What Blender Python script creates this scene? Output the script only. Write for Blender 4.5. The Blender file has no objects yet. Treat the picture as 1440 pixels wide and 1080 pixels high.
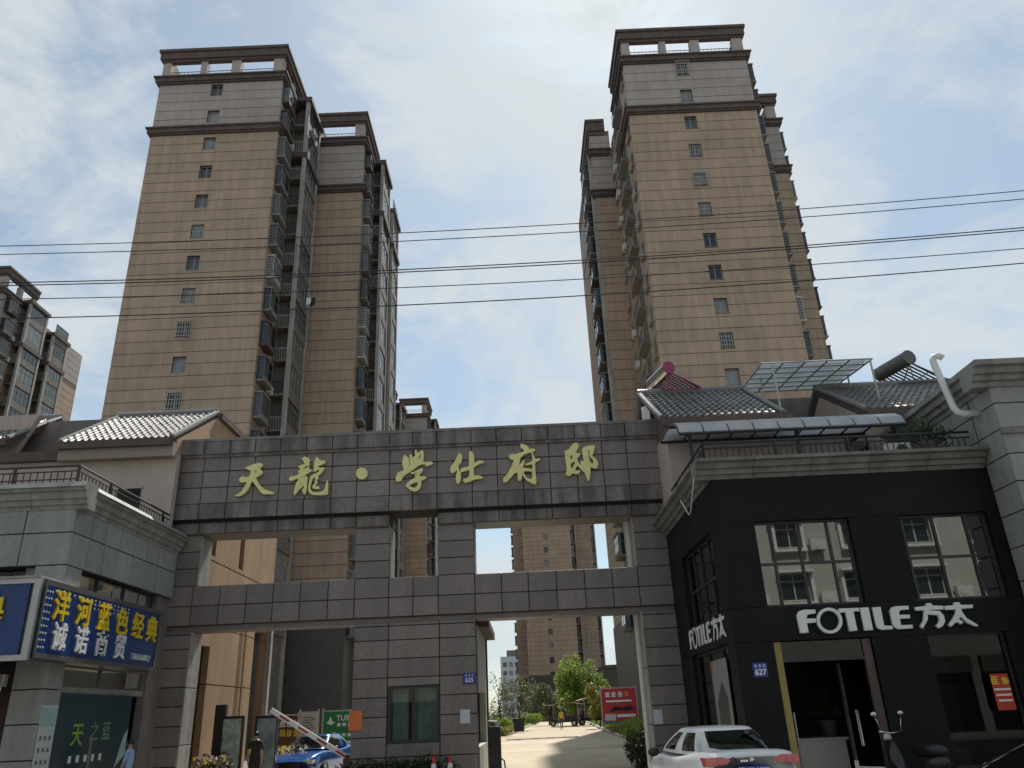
import bpy, math, random
from mathutils import Matrix, Vector
random.seed(7)
R=math.radians
scn=bpy.context.scene
COL=scn.collection
# ------------------------------------------------------------------ camera
FPX,PITCH,ROLL,H=1094.7,.4008,.0442,1.7
cd=bpy.data.cameras.new('camera'); cam=bpy.data.objects.new('camera',cd); COL.objects.link(cam)
cd.sensor_fit='HORIZONTAL'; cd.sensor_width=36.0; cd.lens=FPX/1440*36.0; cd.clip_start=.1; cd.clip_end=4000
cam.matrix_world=Matrix.Translation((0,0,H))@Matrix.Rotation(R(90)+PITCH,4,'X')@Matrix.Rotation(-ROLL,4,'Z')
scn.camera=cam
# ------------------------------------------------------------------ world + sun
SUN_EL,SUN_AZ=R(54),R(11.3)
w=bpy.data.worlds.new('World'); scn.world=w; w.use_nodes=True
nt=w.node_tree; nt.nodes.clear(); N=nt.nodes.new; L=nt.links.new
sky=N('ShaderNodeTexSky'); sky.sky_type='NISHITA'; sky.sun_disc=False
sky.sun_elevation=SUN_EL; sky.sun_rotation=SUN_AZ; sky.air_density=1.0; sky.dust_density=.6; sky.ozone_density=1.0
tc=N('ShaderNodeTexCoord'); mp=N('ShaderNodeMapping'); mp.inputs['Scale'].default_value=(1.5,1.5,2.6); mp.inputs['Location'].default_value=(.3,.1,.55)
L(tc.outputs['Generated'],mp.inputs['Vector'])
n1=N('ShaderNodeTexNoise'); n1.inputs['Scale'].default_value=1.7; n1.inputs['Detail'].default_value=9; n1.inputs['Roughness'].default_value=.58; n1.inputs['Distortion'].default_value=.9
L(mp.outputs['Vector'],n1.inputs['Vector'])
cr=N('ShaderNodeValToRGB'); cr.color_ramp.elements[0].position=.4; cr.color_ramp.elements[1].position=.6
cr.color_ramp.elements[0].color=(.3,.3,.3,1); cr.color_ramp.elements[1].color=(.9,.9,.9,1)
n2=N('ShaderNodeTexNoise'); n2.inputs['Scale'].default_value=5.5; n2.inputs['Detail'].default_value=10; n2.inputs['Roughness'].default_value=.62; n2.inputs['Distortion'].default_value=1.6
mp2=N('ShaderNodeMapping'); mp2.inputs['Scale'].default_value=(1.0,.7,1.9); mp2.inputs['Rotation'].default_value=(0,.5,.3); L(tc.outputs['Generated'],mp2.inputs['Vector']); L(mp2.outputs['Vector'],n2.inputs['Vector'])
ma=N('ShaderNodeMath'); ma.operation='MULTIPLY_ADD'; ma.inputs[1].default_value=.45; ma.inputs[2].default_value=-.225; L(n2.outputs['Fac'],ma.inputs[0])
mb_=N('ShaderNodeMath'); mb_.operation='ADD'; L(n1.outputs['Fac'],mb_.inputs[0]); L(ma.outputs[0],mb_.inputs[1]); L(mb_.outputs[0],cr.inputs['Fac'])
mx=N('ShaderNodeMix'); mx.data_type='RGBA'; L(cr.outputs['Color'],mx.inputs['Factor'])
tn=N('ShaderNodeMix'); tn.data_type='RGBA'; tn.blend_type='MULTIPLY'; tn.inputs['Factor'].default_value=1; L(sky.outputs['Color'],tn.inputs['A']); tn.inputs['B'].default_value=(.92,1.02,.97,1)
L(tn.outputs['Result'],mx.inputs['A']); mx.inputs['B'].default_value=(5.6,6.0,6.2,1)
bg=N('ShaderNodeBackground'); bg.inputs['Strength'].default_value=.1
L(mx.outputs['Result'],bg.inputs['Color'])
wo=N('ShaderNodeOutputWorld'); L(bg.outputs['Background'],wo.inputs['Surface'])
sl=bpy.data.lights.new('sun','SUN'); sl.energy=4.6; sl.angle=R(.6); sl.color=(1,.95,.86)
so=bpy.data.objects.new('sun',sl); COL.objects.link(so)
sd=Vector((math.sin(SUN_AZ)*math.cos(SUN_EL),math.cos(SUN_AZ)*math.cos(SUN_EL),math.sin(SUN_EL)))
so.rotation_euler=(-sd).to_track_quat('-Z','Y').to_euler(); so.location=sd*200
vs=scn.view_settings; vs.view_transform='Standard'; vs.look='None'; vs.exposure=0.3; vs.gamma=1; vs.use_curve_mapping=False
scn.cycles.max_bounces=7; scn.cycles.transparent_max_bounces=10; scn.cycles.caustics_reflective=False; scn.cycles.caustics_refractive=False
scn.cycles.sample_clamp_indirect=4
# ------------------------------------------------------------------ pixel -> world
def ray(px,py):
    xr=px-720; yr=540-py; c,s=math.cos(ROLL),math.sin(ROLL)
    x=xr*c+yr*s; y=-xr*s+yr*c; ct,st=math.cos(PITCH),math.sin(PITCH)
    return Vector((x,FPX*ct-y*st,FPX*st+y*ct))
def PY(px,py,Y): d=ray(px,py); p=d*(Y/d.y); p.z+=H; return p
def PX(px,py,X): d=ray(px,py); p=d*(X/d.x); p.z+=H; return p
def PZ(px,py,Z): d=ray(px,py); p=d*((Z-H)/d.z); p.z+=H; return p
# ------------------------------------------------------------------ materials
MATS={}
def M(name,col,rough=.7,var=.12,scale=3.0,bump=0.0,bscale=None,metal=0.0,rand=.0,streak=0.0,spec=.5,emit=None,coat=0):
    if name in MATS: return MATS[name]
    m=bpy.data.materials.new(name); m.use_nodes=True; t=m.node_tree; t.nodes.clear(); n=t.nodes.new; l=t.links.new
    o=n('ShaderNodeOutputMaterial'); b=n('ShaderNodeBsdfPrincipled'); l(b.outputs[0],o.inputs['Surface'])
    b.inputs['Roughness'].default_value=rough; b.inputs['Metallic'].default_value=metal; b.inputs['Specular IOR Level'].default_value=spec
    if coat: b.inputs['Coat Weight'].default_value=coat; b.inputs['Coat Roughness'].default_value=.04
    tcn=n('ShaderNodeTexCoord'); geo=n('ShaderNodeNewGeometry')
    nz=n('ShaderNodeTexNoise'); nz.inputs['Scale'].default_value=scale; nz.inputs['Detail'].default_value=6; nz.inputs['Roughness'].default_value=.6
    l(geo.outputs['Position'],nz.inputs['Vector'])
    mr=n('ShaderNodeMapRange'); mr.inputs['From Min'].default_value=.3; mr.inputs['From Max'].default_value=.7
    mr.inputs['To Min'].default_value=1-var; mr.inputs['To Max'].default_value=1+var; l(nz.outputs['Fac'],mr.inputs['Value'])
    f=mr.outputs['Result']
    if rand:
        oi=n('ShaderNodeObjectInfo'); r2=n('ShaderNodeMapRange'); r2.inputs['To Min'].default_value=1-rand; r2.inputs['To Max'].default_value=1+rand
        l(oi.outputs['Random'],r2.inputs['Value']); mm=n('ShaderNodeMath'); mm.operation='MULTIPLY'; l(f,mm.inputs[0]); l(r2.outputs['Result'],mm.inputs[1]); f=mm.outputs[0]
    if streak:
        mp2=n('ShaderNodeMapping'); mp2.inputs['Scale'].default_value=(1.9,1.9,.22); l(geo.outputs['Position'],mp2.inputs['Vector'])
        n2=n('ShaderNodeTexNoise'); n2.inputs['Scale'].default_value=1.6; n2.inputs['Detail'].default_value=4; l(mp2.outputs['Vector'],n2.inputs['Vector'])
        r3=n('ShaderNodeMapRange'); r3.inputs['From Min'].default_value=.4; r3.inputs['From Max'].default_value=.62; r3.inputs['To Min'].default_value=1-streak; r3.inputs['To Max'].default_value=1.0
        l(n2.outputs['Fac'],r3.inputs['Value']); m3=n('ShaderNodeMath'); m3.operation='MULTIPLY'; l(f,m3.inputs[0]); l(r3.outputs['Result'],m3.inputs[1]); f=m3.outputs[0]
    mc=n('ShaderNodeVectorMath'); mc.operation='SCALE'; mc.inputs[0].default_value=col[:3]; l(f,mc.inputs['Scale'])
    l(mc.outputs['Vector'],b.inputs['Base Color'])
    if bump:
        bn=n('ShaderNodeTexNoise'); bn.inputs['Scale'].default_value=bscale or scale*8; bn.inputs['Detail'].default_value=5; l(geo.outputs['Position'],bn.inputs['Vector'])
        bp=n('ShaderNodeBump'); bp.inputs['Strength'].default_value=bump; bp.inputs['Distance'].default_value=.02; l(bn.outputs['Fac'],bp.inputs['Height']); l(bp.outputs['Normal'],b.inputs['Normal'])
    if emit: b.inputs['Emission Color'].default_value=(*col[:3],1); b.inputs['Emission Strength'].default_value=emit
    MATS[name]=m; return m
def glassmat(name,tint=(.8,.85,.83),refl=.1,ior=1.5):
    if name in MATS: return MATS[name]
    m=bpy.data.materials.new(name); m.use_nodes=True; t=m.node_tree; t.nodes.clear(); n=t.nodes.new; l=t.links.new
    o=n('ShaderNodeOutputMaterial'); mxs=n('ShaderNodeMixShader'); tr=n('ShaderNodeBsdfTransparent'); gl=n('ShaderNodeBsdfGlossy'); fr=n('ShaderNodeFresnel')
    tr.inputs['Color'].default_value=(*tint,1); gl.inputs['Roughness'].default_value=.015; gl.inputs['Color'].default_value=(.92,.96,.94,1); fr.inputs['IOR'].default_value=ior
    ad=n('ShaderNodeMath'); ad.operation='ADD'; ad.use_clamp=True; ad.inputs[1].default_value=refl; l(fr.outputs[0],ad.inputs[0])
    l(ad.outputs[0],mxs.inputs[0]); l(tr.outputs[0],mxs.inputs[1]); l(gl.outputs[0],mxs.inputs[2]); l(mxs.outputs[0],o.inputs['Surface'])
    MATS[name]=m; return m
def leafmat(name,col,var=.35,trans=.35):
    if name in MATS: return MATS[name]
    m=bpy.data.materials.new(name); m.use_nodes=True; t=m.node_tree; t.nodes.clear(); n=t.nodes.new; l=t.links.new
    o=n('ShaderNodeOutputMaterial'); b=n('ShaderNodeBsdfPrincipled'); b.inputs['Roughness'].default_value=.5
    tl=n('ShaderNodeBsdfTranslucent'); ms=n('ShaderNodeMixShader'); ms.inputs[0].default_value=trans
    geo=n('ShaderNodeNewGeometry'); nz=n('ShaderNodeTexNoise'); nz.inputs['Scale'].default_value=2.5; nz.inputs['Detail'].default_value=4; l(geo.outputs['Position'],nz.inputs['Vector'])
    mr=n('ShaderNodeMapRange'); mr.inputs['From Min'].default_value=.3; mr.inputs['From Max'].default_value=.7; mr.inputs['To Min'].default_value=1-var; mr.inputs['To Max'].default_value=1+var; l(nz.outputs['Fac'],mr.inputs['Value'])
    mc=n('ShaderNodeVectorMath'); mc.operation='SCALE'; mc.inputs[0].default_value=col; l(mr.outputs['Result'],mc.inputs['Scale'])
    l(mc.outputs['Vector'],b.inputs['Base Color']); l(mc.outputs['Vector'],tl.inputs['Color'])
    l(b.outputs[0],ms.inputs[1]); l(tl.outputs[0],ms.inputs[2]); l(ms.outputs[0],o.inputs['Surface'])
    MATS[name]=m; return m
STONE=M('gate_granite',(.225,.194,.18),.5,.14,9,.15,60,rand=.13,streak=.12)
STONECAP=M('gate_granite_weathered',(.22,.192,.176),.6,.2,6,.15,50,rand=.1,streak=.5)
JOINT=M('dark_joint',(.055,.05,.047),.9,.1)
GOLD=M('gold_leaf_letter',(.78,.7,.3),.4,.08,6,metal=.1)
SHOPSTONE=M('grey_green_granite',(.3,.31,.298),.45,.12,8,.1,60,rand=.09,streak=.15)
PAVSTONE=M('pale_grey_granite',(.3,.305,.292),.5,.1,8,.1,60,rand=.07,streak=.15)
CORN=M('carved_cornice_stone',(.21,.205,.19),.6,.15,5,.1,40,rand=.06,streak=.3)
CORND=M('carved_cornice_stone_darker',(.3,.3,.28),.6,.15,5,.1,40,rand=.06,streak=.3)
TAN=M('tan_wall_paint',(.415,.305,.225),.85,.1,.3,.05,30,rand=.05,streak=.15)
GREYP=M('greige_wall_paint',(.4,.345,.315),.85,.09,.35,.05,30,rand=.05,streak=.1)
GROOVE=M('brown_groove_paint',(.17,.115,.08),.9,.1)
BROWN=M('dark_brown_cornice',(.115,.085,.075),.8,.15,1.5,streak=.2)
BASEST=M('brown_podium_stone',(.075,.06,.054),.6,.2,2,rand=.1)
PILAST=M('light_grey_pilaster',(.4,.38,.35),.8,.12,2,streak=.3)
SHADEW=M('grey_brown_render',(.2,.175,.16),.85,.15,1,streak=.2)
WINFR=M('grey_aluminium_frame',(.34,.35,.35),.4,.1)
WHITEFR=M('white_upvc_frame',(.72,.72,.7),.4,.05)
DARKFR=M('dark_metal_frame',(.03,.032,.034),.4,.1)
PANE_D=M('dark_window_glass',(.02,.026,.03),.06,.3,.7,spec=.7)
PANE_M=M('grey_window_glass',(.07,.085,.09),.08,.3,.7,spec=.7)
PANE_L=M('curtained_window_glass',(.2,.21,.21),.15,.3,.9,spec=.6)
CAGE=M('galvanised_bars',(.42,.42,.41),.45,.1)
DULL=M('dull_grey_bars',(.2,.2,.195),.5,.15)
PINK=M('pinkish_wall_render',(.47,.39,.34),.85,.08,1.2,.05,30,streak=.1)
GABLE=M('orange_tan_render',(.37,.25,.15),.85,.12,.8,.05,30,streak=.15)
EAVE=M('brown_eave_fascia',(.1,.07,.06),.8,.15)
TILE=M('glazed_grey_roof_tile',(.17,.165,.16),.33,.3,14,.1,60,spec=.7)
RAIL=M('black_iron_railing',(.022,.022,.023),.45,.1)
BLACKP=M('black_shop_panel',(.006,.007,.0078),.55,.35,1.3,.05,6,spec=.22,rand=.12)
WHITEL=M('white_letter_acrylic',(.75,.76,.76),.35,.04)
CHROME=M('brushed_chrome',(.6,.6,.6),.2,.05,metal=1)
WHITE=M('white_paint',(.78,.78,.76),.4,.05)
BLUEPL=M('blue_enamel_plate',(.03,.05,.3),.35,.05)
PAPER=M('white_paper_notice',(.62,.64,.7),.8,.06)
# ------------------------------------------------------------------ mesh helpers
class MB:
    def __init__(s): s.v=[]; s.f=[]; s.smooth=False
    def box(s,a,b,c=None):
        x0,x1=sorted((a[0],b[0])); y0,y1=sorted((a[1],b[1])); z0,z1=sorted((a[2],b[2])); i=len(s.v)
        s.v+=[(x0,y0,z0),(x1,y0,z0),(x1,y1,z0),(x0,y1,z0),(x0,y0,z1),(x1,y0,z1),(x1,y1,z1),(x0,y1,z1)]
        s.f+=[(i,i+3,i+2,i+1),(i+4,i+5,i+6,i+7),(i,i+1,i+5,i+4),(i+1,i+2,i+6,i+5),(i+2,i+3,i+7,i+6),(i+3,i,i+4,i+7)]; return s
    def cbox(s,a,b,c=.01):   # box with chamfered edges on the -Y face
        x0,x1=sorted((a[0],b[0])); y0,y1=sorted((a[1],b[1])); z0,z1=sorted((a[2],b[2])); i=len(s.v)
        s.v+=[(x0,y1,z0),(x1,y1,z0),(x1,y1,z1),(x0,y1,z1),(x0,y0+c,z0),(x1,y0+c,z0),(x1,y0+c,z1),(x0,y0+c,z1),(x0+c,y0,z0+c),(x1-c,y0,z0+c),(x1-c,y0,z1-c),(x0+c,y0,z1-c)]
        s.f+=[(i,i+3,i+2,i+1),(i+8,i+9,i+10,i+11)]
        for k in range(4):
            n=(k+1)%4
            s.f+=[(i+k,i+n,i+4+n,i+4+k),(i+4+k,i+4+n,i+8+n,i+8+k)]
        return s
    def tube(s,pts,r,n=8,cap=True):
        pts=[Vector(p) for p in pts]; rr=r if isinstance(r,(list,tuple)) else [r]*len(pts); base=len(s.v); up=None
        for k,p in enumerate(pts):
            d=(pts[min(k+1,len(pts)-1)]-pts[max(k-1,0)]).normalized()
            a=d.cross(Vector((0,0,1)) if abs(d.z)<.9 else Vector((0,1,0))).normalized()
            if up is not None:
                a=(up-d*up.dot(d)).normalized()
            up=a; b=d.cross(a)
            for j in range(n):
                t=2*math.pi*j/n; s.v.append(tuple(p+(a*math.cos(t)+b*math.sin(t))*rr[k]))
        for k in range(len(pts)-1):
            for j in range(n):
                q=(j+1)%n; s.f.append((base+k*n+j,base+k*n+q,base+(k+1)*n+q,base+(k+1)*n+j))
        if cap: s.f.append(tuple(base+j for j in range(n))[::-1]); e=base+(len(pts)-1)*n; s.f.append(tuple(e+j for j in range(n)))
        return s
    def prism(s,poly,x0,x1,ax='x'):   # polygon (a,b) extruded along an axis: ax 'x' -> (y,z) ; 'y' -> (x,z) ; 'z' -> (x,y)
        i=len(s.v); n=len(poly)
        for x in (x0,x1):
            for a,b in poly: s.v.append({'x':(x,a,b),'y':(a,x,b),'z':(a,b,x)}[ax])
        s.f.append(tuple(range(i,i+n))); s.f.append(tuple(range(i+2*n-1,i+n-1,-1)))
        for k in range(n): q=(k+1)%n; s.f.append((i+k,i+n+k,i+n+q,i+q))
        return s
    def quad(s,*p): i=len(s.v); s.v+=[tuple(q) for q in p]; s.f.append(tuple(range(i,i+len(p)))); return s
    def sphere(s,c,r,nu=12,nv=8):
        r=(r,r,r) if not isinstance(r,(tuple,list)) else r; i=len(s.v)
        for a in range(nv+1):
            t=math.pi*a/nv
            for b in range(nu):
                p=2*math.pi*b/nu; s.v.append((c[0]+r[0]*math.sin(t)*math.cos(p),c[1]+r[1]*math.sin(t)*math.sin(p),c[2]+r[2]*math.cos(t)))
        for a in range(nv):
            for b in range(nu): q=(b+1)%nu; s.f.append((i+a*nu+b,i+(a+1)*nu+b,i+(a+1)*nu+q,i+a*nu+q))
        return s
    def mesh(s,name,mat):
        m=bpy.data.meshes.new(name); m.from_pydata(s.v,[],s.f); m.materials.append(mat)
        if s.smooth:
            for p in m.polygons: p.use_smooth=True
        m.validate(); m.update(); return m
    def build(s,name,mat,parent=None,loc=None,rz=0):
        return link(name,s.mesh(name,mat),parent,loc,rz)
def link(name,mesh,parent=None,loc=None,rz=0):
    o=bpy.data.objects.new(name,mesh); COL.objects.link(o)
    if loc is not None: o.location=loc
    o.rotation_euler[2]=rz
    if parent is not None:
        o.parent=parent; pm=parent
        T=Matrix.Identity(4)
        while pm is not None: T=T@Matrix.Identity(4); pm=pm.parent
        o.matrix_parent_inverse=WM(parent).inverted()
    return o
def WM(o):   # world matrix from own values (no depsgraph needed)
    loc=Matrix.LocRotScale(o.location,o.rotation_euler,o.scale)
    if o.parent is None: return loc
    return WM(o.parent)@o.matrix_parent_inverse@loc
class Each:
    def __init__(s,n,m,r): s.a=(n,m,r)
    def box(s,a,b): MB().box(a,b).build(*s.a); return s
def tag(o,label=None,cat=None,group=None,kind=None):
    if label: o['label']=label
    if cat: o['category']=cat
    if group: o['group']=group
    if kind: o['kind']=kind
    return o
def thing(name,label,cat,loc=(0,0,0),group=None,rz=0):
    o=bpy.data.objects.new(name,None); o.empty_display_size=.3; COL.objects.link(o); o.location=loc; o.rotation_euler[2]=rz
    return tag(o,label,cat,group)
KIDS={}
def copy_tree(o,dv,parent=None):
    c=o.copy(); COL.objects.link(c)
    if parent is None: c.location=Vector(o.location)+Vector(dv)
    else: c.parent=parent; c.matrix_parent_inverse=o.matrix_parent_inverse.copy()
    for k in CH.get(o.name,[]): copy_tree(k,dv,c)
    return c
CH={}
def index_children():
    CH.clear()
    for o in bpy.data.objects:
        if o.parent: CH.setdefault(o.parent.name,[]).append(o)
PCACHE={}
def panel(root,mat,x0,x1,z0,z1,y,t=.05,face='-y',name='stone_panel',gap=.011,ch=.008):
    """one cladding stone; face -y: (x0..x1,z) at y ; +x / -x: x0..x1 are Y values and y is the X of the face"""
    w=abs(x1-x0)-2*gap; h=abs(z1-z0)-2*gap
    if w<.03 or h<.03: return
    key=(round(w,3),round(h,3),t,mat.name,name)
    if key not in PCACHE: PCACHE[key]=MB().cbox((-w/2,0,-h/2),(w/2,t,h/2),ch).mesh(name,mat)
    c=(x0+x1)/2; zc=(z0+z1)/2; e=random.uniform(-.003,.003)
    if face=='-y': return link(name,PCACHE[key],root,(c,y+e,zc),0)
    if face=='+x': return link(name,PCACHE[key],root,(y+e,c,zc),math.pi/2)
    if face=='-x': return link(name,PCACHE[key],root,(y+e,c,zc),-math.pi/2)
def curve_mesh(name,splines,mat,depth=.03,bevel=.006):
    """filled flat outline (with holes) in local x,z ; extruded along -y.. ; splines: list of point lists (x,z)"""
    c=bpy.data.curves.new(name,'CURVE'); c.dimensions='2D'; c.fill_mode='BOTH'; c.extrude=depth; c.bevel_depth=bevel; c.bevel_resolution=1
    for pts in splines:
        s=c.splines.new('POLY'); s.points.add(len(pts)-1); s.use_cyclic_u=True
        for i,(x,z) in enumerate(pts): s.points[i].co=(x,z,0,1)
    return c2m(c,name,mat)
def c2m(c,name,mat):
    o=bpy.data.objects.new(name+'_tmp',c); COL.objects.link(o); dg=bpy.context.evaluated_depsgraph_get(); dg.update()
    m=bpy.data.meshes.new_from_object(o.evaluated_get(dg)); bpy.data.objects.remove(o); bpy.data.curves.remove(c)
    m.materials.clear(); m.materials.append(mat); m.name=name
    for v in m.vertices: x,y,z=v.co; v.co=(x,-z,y)      # stand up: local x, z ; thickness along y
    return m
def text_mesh(txt,size,mat,depth=.004,offset=0.0,name='lettering',align='CENTER'):
    c=bpy.data.curves.new(name,'FONT'); c.body=txt; c.size=size; c.extrude=depth; c.offset=offset; c.align_x=align; c.align_y='CENTER'
    return c2m(c,name,mat)
def mark_mesh(seed,size,mat,depth=.004,name='printed_mark'):
    # illegible character-like block of strokes
    r=random.Random(seed); m=MB(); h=size*.42; t=size*.055; n=0
    for k in range(r.randint(3,4)):
        z=-h+2*h*(k+.5)/4+r.uniform(-.03,.03)*size; a=-h*r.uniform(.6,1); b=h*r.uniform(.6,1); n+=1; m.box((a,-depth-.0004*n,z-t),(b,depth,z+t))
    for k in range(r.randint(2,3)):
        x=-h*.8+1.6*h*(k+.5)/3+r.uniform(-.06,.06)*size; n+=1; m.box((x-t,-depth-.0004*n,-h*r.uniform(.5,1)),(x+t,depth,h*r.uniform(.5,1)))
    return m.mesh(name,mat)
def put(name,mesh,root,loc,rz=0,scale=(1,1,1)):
    o=link(name,mesh,root,loc,rz); o.scale=scale; return o
# ------------------------------------------------------------------ the setting
def structure(name,mb,mat): return tag(mb.build(name,mat),kind='structure')
GZ=-.12; PVZ=.02
GRD=M('earthy_ground',(.16,.15,.13),.9,.25,.4,.3,12)
structure('ground',MB().quad((-900,-300,GZ),(900,-300,GZ),(900,1500,GZ),(-900,1500,GZ)),GRD)
ASPH=M('asphalt',(.05,.05,.052),.85,.25,2,.4,90)
structure('road',MB().quad((-120,-4,GZ+.006),(120,-4,GZ+.006),(120,9.8,GZ+.006),(-120,9.8,GZ+.006)),ASPH)
PAVE=M('grey_paving',(.3,.285,.26),.8,.18,2.5,.3,40)
structure('pavement',MB().box((-80,10.06,GZ-.1),(80,24,.02)),PAVE)
structure('kerb',MB().box((-80,9.85,GZ),(80,10.05,.025)),M('kerb_concrete',(.3,.29,.27),.85,.15,3,.2,40))
structure('pavement_opposite',MB().box((-120,-9,GZ),(120,-4.2,GZ+.12)),PAVE)
wl=MB()
for k in range(-20,21): wl.quad((k*6,2.9,GZ+.01),(k*6+3,2.9,GZ+.01),(k*6+3,3.05,GZ+.01),(k*6,3.05,GZ+.01))
structure('lane_markings',wl,M('road_paint',(.7,.7,.66),.6,.2,8))
CONC=M('concrete_drive',(.44,.375,.27),.85,.22,.35,.25,25)
dr=MB(); S1,S2,S3=[],[],[]
dr.quad((-9.6,24,.021),(4.1,24,.021),(4.1,26.5,.03),(-9.6,26.5,.03)); dr.quad((-9.6,26.5,.03),(4.1,26.5,.03),(4.6,33,.3),(-9.6,33,.3))
dr.quad((-9.6,33,.3),(4.6,33,.3),(5.6,62,.3),(-1.2,62,.3)); dr.quad((-1.2,62,.3),(5.6,62,.3),(9.5,150,.3),(2.2,150,.3))
structure('driveway',dr,CONC)
jm=MB()
for k in range(10): yy=34+k*5.0; xl=-9.4+(yy-33)*.283 if yy<62 else -1.1+(yy-62)*.039; xr_=4.5+(yy-33)*.034 if yy<62 else 5.5+(yy-62)*.044; jm.quad((xl,yy,.304),(xr_,yy,.304),(xr_,yy+.05,.304),(xl,yy+.05,.304))
structure('driveway_joints',jm,M('tar_joint',(.1,.09,.075),.9,.2))
GRASSB=M('lawn_soil',(.07,.085,.03),.9,.3,1.5,.5,30)
structure('lawn',MB().prism([(-40,62.2),(-1.4,62.2),(2.0,150),(-40,150)],0,.36,'z').prism([(4.75,33),(40,33),(40,150),(9.7,150),(5.75,62)],0,.36,'z'),GRASSB)
kb=M('kerb_stone',(.42,.4,.36),.8,.15,3)
structure('driveway_kerb',MB().tube([(4.2,24.5,.03),(4.25,27,.06),(4.65,32,.3),(5.65,62,.38),(9.6,150,.38)],.1,6).tube([(-9,45,.36),(-1.3,62,.38),(2.1,150,.38)],.1,6),kb)
# ------------------------------------------------------------------ apartment towers
def wall_cells(mb,x0,x1,z0,z1,y0,y1,ops):
    cur=x0
    for (a,b,c,d) in sorted(ops):
        if d<=z0 or c>=z1: continue
        if a>cur: mb.box((cur,y0,z0),(a,y1,z1))
        if c>z0: mb.box((a,y0,z0),(b,y1,c))
        if d<z1: mb.box((a,y0,d),(b,y1,z1))
        cur=b
    if x1>cur: mb.box((cur,y0,z0),(x1,y1,z1))
def bands(root,x0,x1,yf,levels,mat,ops=(),g=.028,name='wall_band'):
    for a,b in levels:
        mb=MB(); wall_cells(mb,x0,x1,a+g,b-g,yf,yf+.12,ops); mb.build(name,mat,root)
WCACHE={}
def cached(key,fn):
    if key not in WCACHE: WCACHE[key]=fn()
    return WCACHE[key]
def win_mesh(w,h,mat,mull=1,tran=0):
    def f():
        m=MB(); t=.05
        m.box((-w/2,0,-h/2),(-w/2+t,.08,h/2)).box((w/2-t,0,-h/2),(w/2,.08,h/2)).box((-w/2+t,0,-h/2),(w/2-t,.08,-h/2+t)).box((-w/2+t,0,h/2-t),(w/2-t,.08,h/2))
        for k in range(mull):
            x=-w/2+(k+1)*w/(mull+1); m.box((x-.025,.005,-h/2+t),(x+.025,.075,h/2-t))
        if tran: m.box((-w/2+t,.01,tran-.025),(w/2-t,.07,tran+.025))
        return m.mesh('window',mat)
    return cached(('w',w,h,mat.name,mull,tran),f)
def pane_mesh(w,h,mat): return cached(('p',w,h,mat.name),lambda:MB().box((-w/2+.04,.03,-h/2+.04),(w/2-.04,.04,h/2-.04)).mesh('pane',mat))
def cage_mesh(w,h,d=.3):
    def f():
        m=MB(); r=.014
        n=6
        for k in range(n+1):
            x=-w/2+k*w/n; m.box((x-r,-d-r,-h/2),(x+r,-d+r,h/2))
        for k in range(5):
            z=-h/2+k*h/4; m.box((-w/2,-d-2.2*r,z-r),(w/2,-d-r*.2,z+r))
            for x in (-w/2,w/2): m.box((x-r,-d,z-r),(x+r,.0,z+r))
        for k in range(3):
            y=-d+k*d/3
            for z in (-h/2,): 
                for q in range(7): pass
        return m.mesh('security_grille',CAGE)
    return cached(('c',w,h,d),f)
def window(root,loc,w,h,rz=0,fr=WINFR,panes=(PANE_D,PANE_D,PANE_M,PANE_M,PANE_L),mull=1,tran=0,cage=False,cd_=.3,sill=True):
    o=link('window',win_mesh(w,h,fr,mull,tran),root,loc,rz)
    link('pane',pane_mesh(w,h,random.choice(panes)),o,loc,rz)
    if sill: link('sill',cached(('s',w),lambda:MB().box((-w/2-.1,-.22,-.06),(w/2+.1,.05,.03)).mesh('sill',PILAST)),o,Vector(loc)+Vector((0,0,-h/2-.04)),rz)
    if cage: link('security_grille',cage_mesh(w+.12,h+.12,cd_),o,Vector(loc)+Matrix.Rotation(rz,3,'Z')@Vector((0,-.05 if cd_<.3 else -.2,0)),rz)
    return o
def bay_mesh(wd,dep,h,mat,grid):
    """bay window standing out from a +X wall: origin at wall, floor level; width along Y"""
    def f():
        m=MB(); 
        m.box((0,-wd/2-.06,-.14),(dep+.06,wd/2+.06,0)).box((0,-wd/2-.06,h),(dep+.06,wd/2+.06,h+.12))
        m.box((dep-.05,-wd/2,0),(dep,wd/2,.35))
        t=.04
        for y in (-wd/2,wd/2-t): m.box((dep-t,y,0),(dep,y+t,h)); m.box((0,y,0),(t,y+t,h)); m.box((0,y,h*.62),(dep,y+t,h*.62+t))
        n=grid
        for k in range(1,n): y=-wd/2+k*wd/n; m.box((dep-t,y-t/2,0),(dep,y+t/2,h))
        for z in (h*.62,): m.box((dep-t,-wd/2,z),(dep,wd/2,z+t))
        if grid>3:
            for k in range(1,8): z=k*h/8; m.box((dep,-wd/2,z-.012),(dep+.02,wd/2,z+.012)); m.box((0,-wd/2-.02,z-.012),(dep,-wd/2,z+.012))
            for k in range(1,5): x=k*dep/5; m.box((x-.012,-wd/2-.02,0),(x+.012,-wd/2,h))
        return m.mesh('bay_window',mat)
    return cached(('b',wd,dep,h,mat.name,grid),f)
def bay_pane(wd,dep,h,mat): return cached(('bp',wd,dep,h,mat.name),lambda:MB().box((.02,-wd/2+.015,.01),(dep-.02,wd/2-.015,h-.01)).mesh('pane',mat))
BAYS=(SHADEW,CAGE,WINFR,PILAST)
def bay(root,loc,wd,dep,h,rz=0):
    mt=random.choice((SHADEW,DULL,SHADEW,EAVE)); g=random.choice((2,3,5,5,2))
    o=link('bay_window',bay_mesh(wd,dep,h,random.choice((CAGE,DULL,DULL)) if g==5 else mt,g),root,loc,rz)
    link('pane',bay_pane(wd,dep,h,random.choice((PANE_D,PANE_D,PANE_D,PANE_M))),o,loc,rz)
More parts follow.
